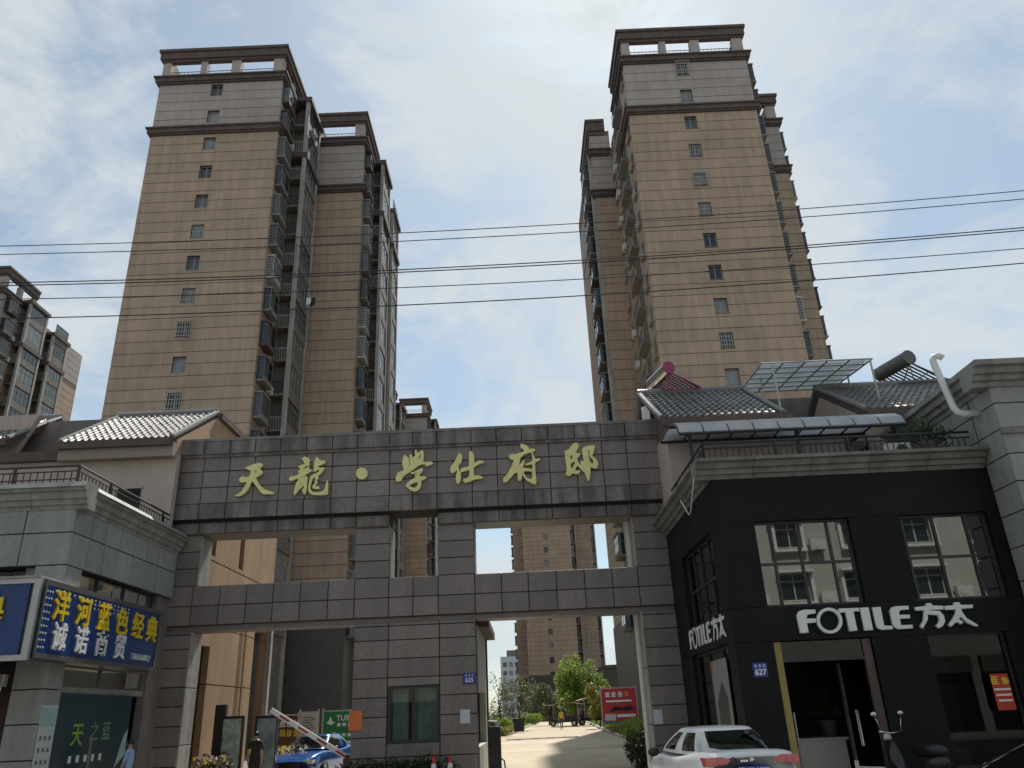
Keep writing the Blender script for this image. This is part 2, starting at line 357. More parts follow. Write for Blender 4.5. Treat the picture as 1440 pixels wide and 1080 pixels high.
def aircon_mesh():
    def f():
        m=MB(); m.box((-.4,-.15,0),(.4,.15,.55)); m.tube([(.1,-.16,.28),(.1,-.175,.28)],.2,16); m.box((-.35,-.2,-.06),(-.3,.2,0)); m.box((.3,-.2,-.06),(.35,.2,0)); return m.mesh('air_conditioner',M('air_conditioner_casing',(.6,.6,.57),.5,.1,4))
    return cached('ac',f)
def cornice_ring(mb,x0,x1,y0,y1,z0,z1,pr,th=.5):
    # stepped projecting band round the front and both sides
    for a,b,p in ((z0,z0+(z1-z0)*.22,pr*.45),(z0+(z1-z0)*.22,z0+(z1-z0)*.8,pr*.8),(z0+(z1-z0)*.8,z1,pr*1.15)):
        mb.box((x0-p,y0-p,a),(x1+p,y0+th,b)); mb.box((x0-p,y0+th,a),(x0+th,y1,b)); mb.box((x1-th,y0+th,a),(x1+p,y1,b))
TANL=[(9.2+k,10.2+k) for k in range(40)]; GREYL=[(49.95+k*1.0,50.95+k*1.0) for k in range(5)]
WZ=[54.17-3*k for k in range(16)]
def tower(label,group,dx=0.0,dy=0.0,seed=1,cages=()):
    random.seed(seed); nb=0.0
    root=thing('apartment_tower',label,'apartment tower',(-24.9+dx,58+dy,GZ),group)
    X=lambda x:x+dx
    Y=lambda y:y+dy
    xa,xb,xc,xd=X(-30.44),X(-19.38),X(-13.8),X(-32.5)
    ya,yb,yf_=Y(53.43),Y(62.4),Y(65.0); yend=Y(82)
    # structural cores behind the grooves
    c=MB(); 
    wx=X(-25.23); ops=[(wx-.52,wx+.52,z-.66,z+.66) for z in WZ]
    ze=[9]+[z+1.5 for z in reversed(WZ)]; ze[-1]=55
    for za,zb in zip(ze[:-1],ze[1:]): wall_cells(c,xa+.02,xb-.02,za,zb,ya+.05,ya+.55,ops)
    c.box((xa+.02,ya+.56,9),(xb-.02,yend,55.0)); c.box((xa+.3,ya+.3,55),(xb-.3,Y(61),55.6))
    c.box((xb-.02,yb+.05,9),(xc-.02,yend,55.0)); c.box((xd+.02,yf_+.05,9),(xa+.02,yend,57.6)); c.build('core_wall',GROOVE,root)
    c=MB(); c.box((xa-.1,ya-.1,GZ),(xb+.1,yend,9.2)).box((xb+.1,yb-.1,GZ),(xc+.1,yend,9.2)).box((xd-.1,yf_-.1,GZ),(xa-.1,yend,9.2)); c.build('podium',BASEST,root)
    bands(root,xa,xb,ya,TANL,TAN,ops); bands(root,xa,xb,ya,GREYL,GREYP,ops)
    bands(root,xb,xc,yb,TANL,TAN); bands(root,xb,xc,yb,GREYL,GREYP)
    bands(root,xd,xa,yf_,TANL,TAN); bands(root,xd,xa,yf_,GREYL+[(54.95,56),(56,57)],GREYP)
    # side skins, one sheet of banded render per face (facing +x / -x)
    for LV,mt in ((TANL,TAN),(GREYL,GREYP)):
        for p,q,r,t in ((xb-.05,xb,ya+.12,Y(62.4)),(xc-.05,xc,yb+.12,yend),(xa,xa+.05,ya+.12,yf_),(xd,xd+.05,yf_+.12,yend)):
            m=MB()
            for a,b in LV: m.box((p,r,a+.035),(q,t,b-.035))
            tag(m.build('side_wall',mt,root),kind='stuff')
    # cornices
    m=MB(); cornice_ring(m,xa,xb,ya,Y(60),49.2,49.95,.35); m.build('cornice',BROWN,root)
    m=MB(); cornice_ring(m,xb+.5,xc,yb,Y(69.2),49.2,49.95,.35); m.build('cornice',BROWN,root)
    m=MB(); cornice_ring(m,xd,xa-.4,yf_,Y(72),49.2,49.95,.35); m.build('cornice',BROWN,root)
    m=MB(); cornice_ring(m,xa,xb,ya,Y(60),54.95,55.7,.4); m.build('cornice',BROWN,root)
    m=MB(); cornice_ring(m,xb+.5,xc,yb,Y(69.2),54.95,55.7,.4); m.build('cornice',BROWN,root)
    m=MB(); cornice_ring(m,xd,xa-.4,yf_,Y(72),54.3,55.1,.35); m.build('cornice',BROWN,root)
    # roof frames
    def rframe(x0,x1,y0,y1,pil,ys):
        m=MB(); p=.28
        for a,b,q in ((57.6,57.85,.1),(57.85,58.6,.25),(58.6,58.9,.38)):
            m.box((x0-q,y0-q,a),(x1+q,y0+.35,b)); m.box((x0-q,y0+.35,a),(x0+.3,y1,b)); m.box((x1-.3,y0+.35,a),(x1+q,y1,b))
        m.build('roof_beam',BROWN,root)
        for a,b in pil: MB().box((a,y0,55.7),(b,y0+.6,57.6)).build('roof_pillar',GREYP,root)
        for y in ys:
            for x in (x0,x1-.6): MB().box((x,y,55.7),(x+.6,y+.6,57.6)).build('roof_pillar',GREYP,root)
        m=MB(); m.box((x0+.5,y0+.25,56.65),(x1-.5,y0+.29,56.7)).box((x0+.5,y0+.25,56.35),(x1-.5,y0+.28,56.38))
        n=int((x1-x0)/.35)
        for k in range(n): xx=x0+.5+k*.35; m.box((xx,y0+.26,55.7),(xx+.025,y0+.28,56.66))
        m.build('roof_railing',RAIL,root)
    rframe(xa,xb,ya,Y(60),[(X(-30.4),X(-29.69)),(X(-26.96),X(-26.38)),(X(-24.16),X(-23.33)),(X(-20.34),X(-19.4))],[Y(56.5),Y(59.2)])
    rframe(xb+.6,xc,yb,Y(69.2),[(xb+.6,xb+1.2),(xc-.95,xc)],[Y(65.5),Y(68.5)])
    m=MB()
    for a,b,q in ((57.0,57.5,.1),(57.5,58.6,.22),(58.6,58.9,.35)): m.box((xd-q,yf_-q,a),(xa-.4,Y(73),b))
    m.build('roof_parapet',BROWN,root)
    # front windows
    for k,z in enumerate(WZ):
        window(root,(wx,ya+.22,z),1.04,1.32,cage=k in cages,cd_=.12 if k%2 else .34)
    # floors: bays and wings on the right-hand side
    FZ=[z-1.35 for z in WZ]
    for z in FZ:
        bay(root,(xb,Y(54.75),z),1.9,.6,1.9)
        bay(root,(xc,Y(64.1),z),1.9,.62,1.9)
        if random.random()<.5: link('air_conditioner',aircon_mesh(),root,(xb+.35,Y(56.15),z-.2),math.pi/2)
        if random.random()<.35: link('air_conditioner',aircon_mesh(),root,(xc+.3,Y(65.45),z-.2),math.pi/2)
    def wing(x0,x1,y0,y1,top):
        MB().box((x1-.32,y0,GZ),(x1,y0+.35,top)).build('pilaster',PILAST,root); MB().box((x1-.32,y1-.35,GZ),(x1,y1,top)).build('pilaster',PILAST,root)
        MB().box((x0,y0-.15,top-.45),(x1+.22,y1+.15,top)).build('wing_cornice',BROWN,root); MB().box((x0,y0-.1,49.0),(x1+.15,y1+.1,49.5)).build('wing_cornice',BROWN,root)
        m=MB(); m.box((x0-.3,y0+1.1,GZ),(x1-.2,y1-.3,top-.45)); m.build('wing_core',SHADEW,root)
        for z in FZ:
            m=MB(); m.box((x0,y0+.04,z-.16),(x1-.04,y0+1.1,z)); m.box((x1-.2,y0+.35,z-.16),(x1-.05,y1-.35,z+.75)); m.build('balcony_slab',SHADEW,root)
            mm=MB(); mm.box((x0,y0+.08,z+1.0),(x1-.32,y0+.12,z+1.05))
            for k in range(6): xx=x0+k*(x1-x0-.32)/6; mm.box((xx,y0+.09,z),(xx+.03,y0+.11,z+1.0))
            mm.build('balcony_railing',random.choice((RAIL,CAGE)),root)
            yc=(y0+y1)/2; window(root,(x1-.08,yc,z+1.75),y1-y0-.72,1.95,math.pi/2,fr=random.choice((WINFR,PILAST,DARKFR)),mull=3,tran=.3,sill=False,panes=(PANE_D,PANE_M,PANE_M,PANE_L))
    wing(xb,X(-17.8),Y(56.7),Y(61.0),55.9)
    wing(xc,X(-12.4),Y(66.1),Y(70.3),55.9)
    wing(xc,X(-12.3),Y(72.0),Y(75.8),54.0)
    # left-hand side: windows, balconies with deep tapered undersides, bays on the rear block
    for z in FZ:
        window(root,(xa-.03,Y(54.6),z+1.4),1.1,1.5,-math.pi/2,fr=random.choice((WINFR,PILAST)),sill=True)
        m=MB(); m.prism([(xa,z-.45),(xa-.62,z-.1),(xa-.62,z),(xa,z)],Y(56.2),Y(59.0),'y'); m.box((xa-.62,Y(56.2),z),(xa-.57,Y(59.0),z+.3)); m.build('balcony',SHADEW,root)
        m=MB(); m.box((xa-.61,Y(56.2),z+1.02),(xa-.57,Y(59),z+1.06))
        for k in range(9): yy=Y(56.2)+k*.34; m.box((xa-.605,yy,z+.3),(xa-.58,yy+.025,z+1.03))
        m.build('balcony_railing',RAIL,root)
        window(root,(xa-.03,Y(57.6),z+1.25),2.2,2.1,-math.pi/2,fr=WINFR,mull=2,sill=False)
        window(root,(xa-.03,Y(60.8),z+1.5),1.2,1.4,-math.pi/2,fr=WINFR)
        window(root,(xa-.03,Y(63.4),z+1.5),1.4,1.4,-math.pi/2,fr=random.choice((WINFR,CAGE)))
        bay(root,(xd,Y(68.0),z),2.6,.75,1.8,math.pi)
        window(root,(xd-.03,Y(72),z+1.4),1.5,1.5,-math.pi/2)
        if random.random()<.5: link('air_conditioner',aircon_mesh(),root,(xa-.25,Y(61.9),z+.1),-math.pi/2)
    m=MB(); m.box((xd-.3,yf_+.25,9.2),(xd,yf_+.75,55)); m.build('pilaster',PILAST,root)
    return root
TG='tan apartment towers of the estate'
tA=tower('tan apartment tower rising behind the sunlit tiled gable roof with an orange end wall',TG,0,0,3,(7,8,10,5))
tE=tower('tan apartment tower rising behind the black shop and the white roof pergola',TG,41.69,0,11,(3,4,5,9,0))
index_children()
for lab,d in (('distant apartment tower framed by the right gate opening, beyond the green tree',(31.3,126.6,0)),
              ('far apartment tower only its roof and one side showing over the middle of the gate',(-2.9,77.8,0)),
              ('apartment tower cut off beside the tan tower, above the low grey parapet wall',(-52,25.4,0))):
    c=copy_tree(tA,d); c['label']=lab
# ------------------------------------------------------------------ entrance gate
random.seed(21)
GY=22.0
gate=thing('entrance_gate','grey granite estate gate with gold calligraphy across its top beam','gate',(-2.85,22.45,GZ))
core=MB()
core.box((-10.08,GY-.08,7.2),(4.38,GY+.9,9.5)).build('top_beam',JOINT,gate)
MB().box((-10.08,GY+.06,6.82),(-3.68,GY+.88,7.2)).build('architrave',JOINT,gate); MB().box((-2.32,GY+.06,6.82),(4.38,GY+.88,7.2)).build('architrave',JOINT,gate)
MB().box((-10.08,GY+.16,4.28),(4.38,GY+.88,5.34)).build('cross_beam',JOINT,gate)
sofm=STONE
for a,b in ((-10.08,-3.68),(-2.32,4.38)): MB().box((a,GY+.05,6.78),(b,GY+.9,6.82)).build('soffit',STONE,gate)
MB().box((-10.06,GY+.2,4.14),(4.36,GY+.86,4.28)).build('soffit',STONE,gate)
MB().box((-10.12,GY-.27,9.5),(4.42,GY+.95,9.58)).build('coping',CORN,gate)
cols=[-10.1,-9.15,-8.39,-7.65,-6.9,-6.14,-5.37,-4.63,-3.68,-3.0,-2.3,-1.28,-.54,.21,.99,1.78,2.55,3.27,4.4]
rows=[(9.09,9.53,-.25,STONECAP),(8.6,9.06,-.14,STONE),(8.12,8.6,-.14,STONE),(7.64,8.12,-.14,STONE),(7.18,7.64,-.17,STONECAP)]
for i in range(len(cols)-1):
    a,b=cols[i],cols[i+1]
    for z0,z1,yo,mt in rows: panel(gate,mt,a,b,z0,z1,GY+yo,.16 if yo<-.2 else .06)
    if not(-3.7<(a+b)/2<-2.3): panel(gate,STONECAP,a,b,6.79,7.12,GY,.06)
    panel(gate,STONE,a,b,4.81,5.36,GY+.1,.06); panel(gate,STONE,a,b,4.29,4.81,GY+.1,.06)
MB().box((-10.1,GY-.2,9.02),(4.4,GY-.08,9.1)).build('cap_moulding',STONECAP,gate)
prow=[4.05,3.68,3.2,2.72,2.24,1.76,1.28,.8,.32,GZ]
def pillar(x0,x1,z0,z1,name='pillar',y0=GY+.16,y1=GY+.88): return MB().box((x0+.02,y0,z0),(x1-.02,y1,z1)).build(name,JOINT,gate)
INNER=M('pillar_reveal_sunlit_stone',(.36,.35,.33),.6,.15,6,.1,50,rand=.05,streak=.25)  # lighter than the gate granite: sunlit look of the inner faces put into colour
for x0,x1 in ((-10.1,-9.06),(3.27,4.4)):
    pillar(x0,x1,GZ,4.14); pillar(x0,x1,5.34,6.78)
    for a,b in zip(prow[:-1],prow[1:]): panel(gate,STONE,x0,x1,b,a,GY+.1,.06)
    panel(gate,STONE,x0,x1,4.05,4.16,GY+.12,.05)
    for k in range(3): panel(gate,STONE,x0,x1,5.36+k*.475,5.36+(k+1)*.475,GY+.1,.06)
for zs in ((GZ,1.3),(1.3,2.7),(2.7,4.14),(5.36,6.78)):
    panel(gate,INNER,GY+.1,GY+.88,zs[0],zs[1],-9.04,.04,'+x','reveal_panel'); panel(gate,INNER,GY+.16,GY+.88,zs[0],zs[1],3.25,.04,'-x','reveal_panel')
for x0,x1 in ((-4.66,-3.66),(-2.32,-1.28)):
    pillar(x0,x1,5.34,6.78)
    for k in range(3): panel(gate,STONE,x0,x1,5.36+k*.475,5.36+(k+1)*.475,GY+.1,.06)
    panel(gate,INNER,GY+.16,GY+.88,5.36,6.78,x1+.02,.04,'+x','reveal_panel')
# lettering on the beam, outlines traced from the picture on to the beam's face
LY=GY-.15
def glyph(name,ox,oy,sc,polys,root,mat,Y,depth=.03):
    P=[[PY(ox+x/sc,oy+y/sc,Y) for x,y in p] for p in polys]
    cx=sum(q.x for q in P[0])/len(P[0]); cz=sum(q.z for q in P[0])/len(P[0])
    m=curve_mesh(name,[[(q.x-cx,q.z-cz) for q in p] for p in P],mat,depth,.008)
    return link(name,m,root,(cx,Y-depth-.02,cz))
G=[(320,625,12,[[(315,408),(370,380),(470,345),(560,330),(600,345),(605,370),(575,400),(545,425),(580,445),(608,475),(600,505),(545,545),(490,575),(510,620),(550,690),(600,745),(660,780),(740,805),(795,830),(780,850),(700,848),(625,850),(580,825),(530,760),(480,690),(445,640),(415,640),(385,720),(345,790),(290,845),(230,880),(180,885),(145,875),(200,845),(255,800),(300,730),(345,650),(310,645),(265,655),(225,640),(210,610),(235,570),(270,552),(310,570),(370,560),(400,520),(410,450),(370,440),(335,425)],[(490,440),(512,455),(500,480),(470,515),(470,470)]]),
(400,630,13.5,[[(340,220),(400,185),(460,200),(500,245),(470,290),(498,315),(485,340),(420,365),(370,400),(350,430),(440,395),(470,365),(490,390),(465,425),(530,430),(540,445),(480,480),(440,500),(400,530),(370,560),(355,590),(420,545),(440,570),(455,600),(440,650),(435,740),(425,820),(400,893),(382,890),(350,800),(385,770),(390,720),(330,770),(280,810),(240,870),(200,910),(195,850),(220,740),(240,680),(280,620),(290,590),(200,610),(150,640),(105,620),(110,580),(150,545),(190,560),(260,530),(290,500),(280,460),(310,420),(320,395),(275,375),(300,350),(370,330),(410,310),(380,280),(370,240)],[(330,680),(345,690),(330,712),(312,695)],
 [(610,200),(640,190),(680,240),(720,260),(760,250),(795,280),(770,310),(720,330),(680,345),(650,350),(650,380),(700,390),(760,385),(770,410),(740,440),(735,470),(690,510),(640,545),(665,575),(640,600),(620,630),(635,680),(600,710),(590,735),(660,745),(680,780),(650,795),(560,780),(545,745),(575,700),(600,670),(585,640),(600,590),(590,555),(550,590),(525,650),(505,720),(500,790),(530,845),(600,855),(700,850),(760,820),(790,760),(805,690),(820,635),(838,690),(835,890),(760,905),(600,905),(530,895),(480,850),(465,780),(475,700),(500,600),(510,560),(560,520),(640,485),(690,440),(660,420),(610,450),(575,470),(570,400),(580,310)]]),
(545,625,13.5,[[(165,640),(210,545),(290,520),(320,490),(300,430),(285,370),(300,290),(320,220),(350,225),(405,275),(412,340),(405,420),(430,430),(432,350),(428,230),(445,200),(470,230),(475,300),(500,255),(535,235),(528,140),(540,118),(565,150),(580,190),(620,160),(650,130),(680,140),(690,200),(685,300),(680,355),(760,345),(830,345),(868,370),(850,395),(790,410),(740,425),(720,405),(760,380),(690,390),(620,400),(560,440),(500,490),(420,540),(340,590),(290,640),(270,700),(210,720),(165,705)],[(490,340),(520,300),(520,330),(490,365)],[(600,250),(640,190),(655,200),(625,260),(610,310),(595,290)],
 [(450,550),(520,535),(590,495),(650,470),(680,490),(650,540),(610,590),(600,620),(660,625),(740,630),(745,645),(690,685),(640,700),(645,780),(620,850),(560,900),(500,905),(430,870),(360,805),(380,750),(450,690),(530,650),(540,630),(525,605),(560,575),(575,545),(500,575),(455,570)],[(420,790),(480,755),(540,730),(590,735),(580,790),(540,835),(500,840),(430,810)]]),
(620,620,13.5,[[(355,250),(390,265),(405,310),(400,380),(370,440),(335,490),(345,570),(380,620),(380,720),(365,790),(335,835),(305,800),(290,720),(300,640),(320,590),(300,570),(260,610),(220,630),(190,600),(185,540),(210,480),(260,430),(300,350),(330,280)],
 [(545,225),(575,210),(610,240),(630,290),(630,440),(700,410),(710,395),(790,390),(820,410),(800,435),(720,455),(650,500),(625,515),(625,640),(640,685),(700,670),(760,680),(805,720),(780,730),(700,735),(620,755),(540,790),(470,810),(430,775),(440,735),(500,725),(545,680),(550,560),(470,585),(400,605),(375,580),(385,545),(470,520),(540,500),(540,350)]]),
(695,610,13.5,[[(500,225),(530,210),(600,235),(650,270),(665,315),(720,300),(775,310),(775,335),(735,360),(720,355),(745,420),(765,470),(770,500),(850,485),(875,500),(820,540),(775,565),(775,680),(785,780),(800,920),(780,975),(740,965),(680,930),(620,900),(560,830),(530,750),(530,800),(515,880),(490,905),(455,890),(445,800),(445,740),(380,770),(330,830),(280,880),(235,930),(180,930),(175,870),(240,790),(300,700),(350,600),(380,510),(330,500),(290,475),(280,430),(330,400),(400,405),(470,385),(540,365),(580,335),(520,290),(500,260)],
 [(490,480),(560,410),(680,370),(710,380),(728,470),(730,530),(680,560),(600,590),(600,610),(680,600),(727,590),(730,670),(725,690),(660,680),(560,665),(530,655),(560,600),(575,550),(555,510),(525,560),(480,610),(455,610),(480,560)],[(550,730),(600,720),(700,725),(725,740),(725,850),(700,875),(650,870),(600,830),(570,780)]]),
(775,610,13.5,[[(260,345),(330,320),(380,250),(430,195),(490,190),(525,240),(500,300),(460,360),(490,390),(550,390),(540,430),(500,470),(490,500),(520,570),(560,620),(570,600),(555,540),(575,525),(610,550),(620,530),(605,440),(590,350),(590,290),(650,265),(740,240),(800,235),(825,260),(810,330),(790,400),(770,440),(830,480),(870,530),(890,600),(870,660),(820,675),(770,650),(740,640),(740,800),(715,905),(695,900),(665,820),(640,750),(590,710),(540,660),(500,610),(470,660),(445,715),(540,710),(550,740),(490,780),(400,765),(370,800),(330,815),(280,785),(300,720),(290,600),(270,480)],
 [(360,440),(395,405),(410,440),(395,490),(360,510)],[(370,580),(440,535),(460,560),(420,640),(380,690),(368,640)],[(690,330),(725,330),(725,400),(735,450),(790,500),(805,550),(780,590),(740,560),(720,500),(700,380)]])]
for ox,oy,sc,polys in G: glyph('gold_character',ox,oy,sc,polys,gate,GOLD,LY)
dc=PY(509.5,667,LY); glyph('gold_dot',509.5,667,1,[[(8*math.cos(t*.3927),8*math.sin(t*.3927)) for t in range(16)]],gate,GOLD,LY)
# guard house inside the central block
guard=thing('guard_house','grey stone guard house with sliding window between the two gate lanes','guard house',(-2.95,24.6,GZ))
gw=[(-3.64,-2.28,1.12,2.5)]
m=MB(); wall_cells(m,-4.6,-1.28,GZ,4.14,GY+.16,GY+.4,gw); m.box((-4.6,GY+.4,GZ),(-4.4,27,4.0)); m.box((-4.4,26.8,GZ),(-1.2,27,4.0)); m.build('wall',JOINT,guard)
m=MB(); m.box((-1.45,GY+.4,GZ),(-1.25,27,.95)).box((-1.45,GY+.4,2.35),(-1.25,27,4.0)).box((-1.45,26.2,.95),(-1.25,27,2.35)); m.build('side_wall',M('guard_side_render',(.5,.49,.46),.8,.12,1.5,streak=.2),guard)
MB().box((-4.75,GY+.9,4.0),(-.95,27.3,4.22)).build('roof',BROWN,guard)
MB().box((-4.4,GY+.42,GZ),(-1.45,26.8,.02)).build('floor',BASEST,guard)
gcols=[-4.6,-3.66,-2.27,-1.28]
for i in range(3):
    for a,b in zip([4.14]+prow[:-1],prow):
        x0,x1=gcols[i],gcols[i+1]
        if i==1:
            if b>=2.5: panel(guard,STONE,x0,x1,b,a,GY+.1,.06)
            elif a>2.5: panel(guard,STONE,x0,x1,2.5,a,GY+.1,.06)
            elif a<=1.12: panel(guard,STONE,x0,x1,b,a,GY+.1,.06)
            elif b<1.12: panel(guard,STONE,x0,x1,b,1.12,GY+.1,.06)
        else: panel(guard,STONE,x0,x1,b,a,GY+.1,.06)
wn=MB()
for a,b in (((-3.64,2.44),(-2.28,2.5)),((-3.64,1.12),(-2.28,1.18)),((-3.64,1.18),(-3.57,2.44)),((-2.35,1.18),(-2.28,2.44)),((-3.0,1.18),(-2.94,2.44))): wn.box((a[0],GY+.13,a[1]),(b[0],GY+.22,b[1]))
wf=wn.build('window',DARKFR,guard)
G1=glassmat('guard_window_glass',(.8,.85,.83),.03,1.4)
for a,b in ((-3.57,-3.0),(-2.94,-2.35)): MB().box((a,GY+.17,1.18),(b,GY+.18,2.44)).build('pane',G1,wf)
MB().box((-3.5,GY+.5,1.0),(-2.4,GY+.9,1.05)).build('desk',EAVE,guard); MB().box((-4.3,26.6,GZ),(-1.5,26.78,3.9)).build('back_panel',M('pale_green_wall',(.4,.45,.42),.8),guard)
for a,b in ((-3.6,-3.12),(-2.98,-2.32)):
    m=MB(); m.smooth=True; n=26
    for k in range(n):
        x0=a+(b-a)*k/n; x1=a+(b-a)*(k+1)/n; f=lambda x:GY+.33+.03*math.sin(x*38); m.quad((x0,f(x0),1.15),(x1,f(x1),1.15),(x1,f(x1),2.48),(x0,f(x0),2.48))
    m.build('curtain',M('pale_green_curtain',(.5,.56,.53),.8,.15,3),guard)
SMALLTXT=M('white_print',(.75,.76,.78),.6,.02)
def number_plate(label,loc,num,rz=0,w=.34,h=.27):
    t=thing('number_plate',label,'sign',loc,rz=rz)
    R3=Matrix.Rotation(rz,3,'Z'); L3=lambda v:Vector(loc)+R3@Vector(v)
    put('plate',MB().box((-w/2,-.012,-h/2),(w/2,0,h/2)).mesh('plate',BLUEPL),t,loc,rz)
    put('digits',text_mesh(num,.15,SMALLTXT,.002,.004),t,L3((0,-.016,-.045)),rz)
    for k in (-1,0,1):
        mm=MB(); s=.028
        mm.box((k*.085-s,-.015,.055),(k*.085+s,-.012,.065)).box((k*.085-s,-.0152,.085),(k*.085+s,-.012,.094)).box((k*.085-.004,-.0156,.045),(k*.085+.004,-.012,.105))
        put('plate_mark',mm.mesh('plate_mark',SMALLTXT),t,loc,rz)
    return t
p=PY(660,954,GY+.09); number_plate('blue enamel street plate numbered 625 on the grey gate pier',p,'625')
def sheet(label,px0,py0,px1,py1,Y,mat,lines=0,name='paper_notice'):
    a=PY(px0,py0,Y); b=PY(px1,py1,Y); t=thing(name,label,'notice',((a.x+b.x)/2,Y,b.z))
    m=MB(); n=6
    for k in range(n):
        x0=a.x+(b.x-a.x)*k/n; x1=a.x+(b.x-a.x)*(k+1)/n; f=lambda q:.006*math.sin(q*9)
        m.quad((x0,Y-.006+f(x0),b.z),(x1,Y-.006+f(x1),b.z),(x1,Y-.006+f(x1),a.z),(x0,Y-.006+f(x0),a.z))
    m.box((a.x+.01,Y-.003,b.z+.01),(b.x-.01,Y,a.z-.01))
    m.build('sheet',mat,t); return t
sheet('white paper notice stuck beside the guard house window',647,998,661,1017,GY+.09,PAPER)
sheet('white paper notice taped on the gate pillar beside the white car',918,998,933,1018,GY+.09,PAPER)
sheet('bright orange notice stuck on the edge of the gate block',491,1000,509,1027,GY+.09,M('orange_print',(.75,.2,.06),.7,.05))
# white rain pipe by the right reveal and drain pipe on both beam ends
PVC=M('white_pvc_pipe',(.68,.68,.66),.45,.06)
MB().tube([(3.2,GY+.95,GZ),(3.2,GY+.95,6.7)],.055,10).build('rain_pipe',PVC,gate)
MB().tube([(-10.02,GY-.3,7.1),(-10.02,GY-.3,8.98)],.03,8).build('rain_pipe',PVC,gate); MB().tube([(4.42,GY-.3,7.1),(4.42,GY-.3,9.5)],.03,8).build('rain_pipe',PVC,gate)
# ------------------------------------------------------------------ shared roof / railing builders
def tile_roof(root,x0,x1,ye,ze,yr,zr,back=3.0):
    """barrel-tiled slope from eave (ye,ze) up to ridge (yr,zr), plus plain back slope, ridge cap and verges"""
    m=MB(); per=.2; n=int((x1-x0)/per); L_=math.hypot(yr-ye,zr-ze); nr=int(L_/.3); uy,uz=(yr-ye)/L_,(zr-ze)/L_
    prof=[(0,.0),(.03,.045),(.075,.065),(.12,.045),(.15,.0)]
    for r in range(nr):
        s0=r*L_/nr-.02; s1=(r+1)*L_/nr+.03; l0=.035; l1=.0
        for k in range(n):
            bx=x0+k*per; i=len(m.v); dj=random.uniform(-.006,.006)
            for s,lift in ((s0,l0),(s1,l1)):
                for px_,pz_ in prof+[(per,.0)]:
                    h=pz_+lift+dj; m.v.append((bx+px_,ye+uy*s-uz*h,ze+uz*s+uy*h))
            q=len(prof)+1
            for j in range(q-1): m.f.append((i+j,i+j+1,i+q+j+1,i+q+j))
            m.f.append(tuple(i+j for j in range(q))[::-1])
    rt=tag(m.build('roof_tiles',TILE,root),kind='stuff')
    sl=MB().prism([(ye,ze-.02),(yr,zr-.02),(yr+back,zr-.02-back*uz/uy),(yr+back,zr-.2-back*uz/uy),(yr,zr-.22),(ye,ze-.2)],x0+.02,x1-.02,'x'); sl.build('roof_slab',EAVE,root)
    rc=MB().tube([(x0-.05,yr,zr+.06),(x1+.05,yr,zr+.06)],.13,10); rc.build('ridge_cap',TILE,root)
    for x in (x0,x1): MB().tube([(x,ye-.03,ze+.04),(x,yr,zr+.06),(x,yr+back,zr+.04-back*uz/uy)],.08,8).build('verge_cap',TILE,root)
    MB().box((x0-.02,ye-.12,ze-.22),(x1+.02,ye+.0,ze+.0)).build('gutter',EAVE,root)
def railing(root,p0,p1,z0,z1,step=.13,post=1.6,mat=RAIL):
    p0=Vector((*p0,0)); p1=Vector((*p1,0)); d=p1-p0; Ln=d.length; u=d/Ln
    for z,r in ((z1,.028),(z1-.12,.016),(z0+.1,.016)): MB().tube([(p0.x,p0.y,z),(p1.x,p1.y,z)],r,6).build('rail',mat,root)
    bm=cached(('bal',round(z1-z0,3),mat.name),lambda:MB().box((-.009,-.009,0),(.009,.009,z1-z0-.12)).mesh('baluster',mat))
    pm=cached(('post',round(z1-z0,3),mat.name),lambda:MB().box((-.025,-.025,0),(.025,.025,z1-z0)).mesh('rail_post',mat))
    n=int(Ln/step)
    for k in range(1,n): q=p0+u*(k*Ln/n); link('baluster',bm,root,(q.x,q.y,z0))
    k=0
    while k*post<=Ln+.01: q=p0+u*(k*post); link('rail_post',pm,root,(q.x,q.y,z0)); k+=1
def cornice_run(root,prof,a,b,fixed,axis,mat,seg=1.2,name='cornice_block',sgn=1):
    """moulded stone cornice in blocks; prof = [(out,z)...]; axis 'x': runs along X, outwards -Y from y=fixed ; 'y': runs along Y, outwards sgn*X from x=fixed"""
    n=max(1,int(round(abs(b-a)/seg)))
    for k in range(n):
        s=a+(b-a)*k/n+(.006 if k else 0); e=a+(b-a)*(k+1)/n-(.006 if k<n-1 else 0)
        if axis=='x': MB().prism([(fixed-o,z) for o,z in prof],s,e,'x').build(name,mat,root)
        else: MB().prism([(fixed+sgn*o,z) for o,z in prof],s,e,'y').build(name,mat,root)
# ------------------------------------------------------------------ black kitchen shop building on the right
random.seed(33)
FX,FY=4.18,16.3
shop=thing('shop_building','two storey black shop with white lettering FOTILE and a stone cornice','shop',(7.1,19.5,GZ))
def U(px,py): p=PY(px,py,FY); return p.x,p.z
ct=6.55
prof=[(-.3,6.16),(.02,6.16),(.05,6.24),(.12,6.25),(.14,6.34),(.22,6.36),(.26,6.46),(.36,6.48),(.36,ct),(-.3,ct)]
cornice_run(shop,prof,FX-.34,10.06,FY,'x',CORN,1.15)
cornice_run(shop,prof,FY+.31,22.1,FX,'y',CORN,1.3,sgn=-1)
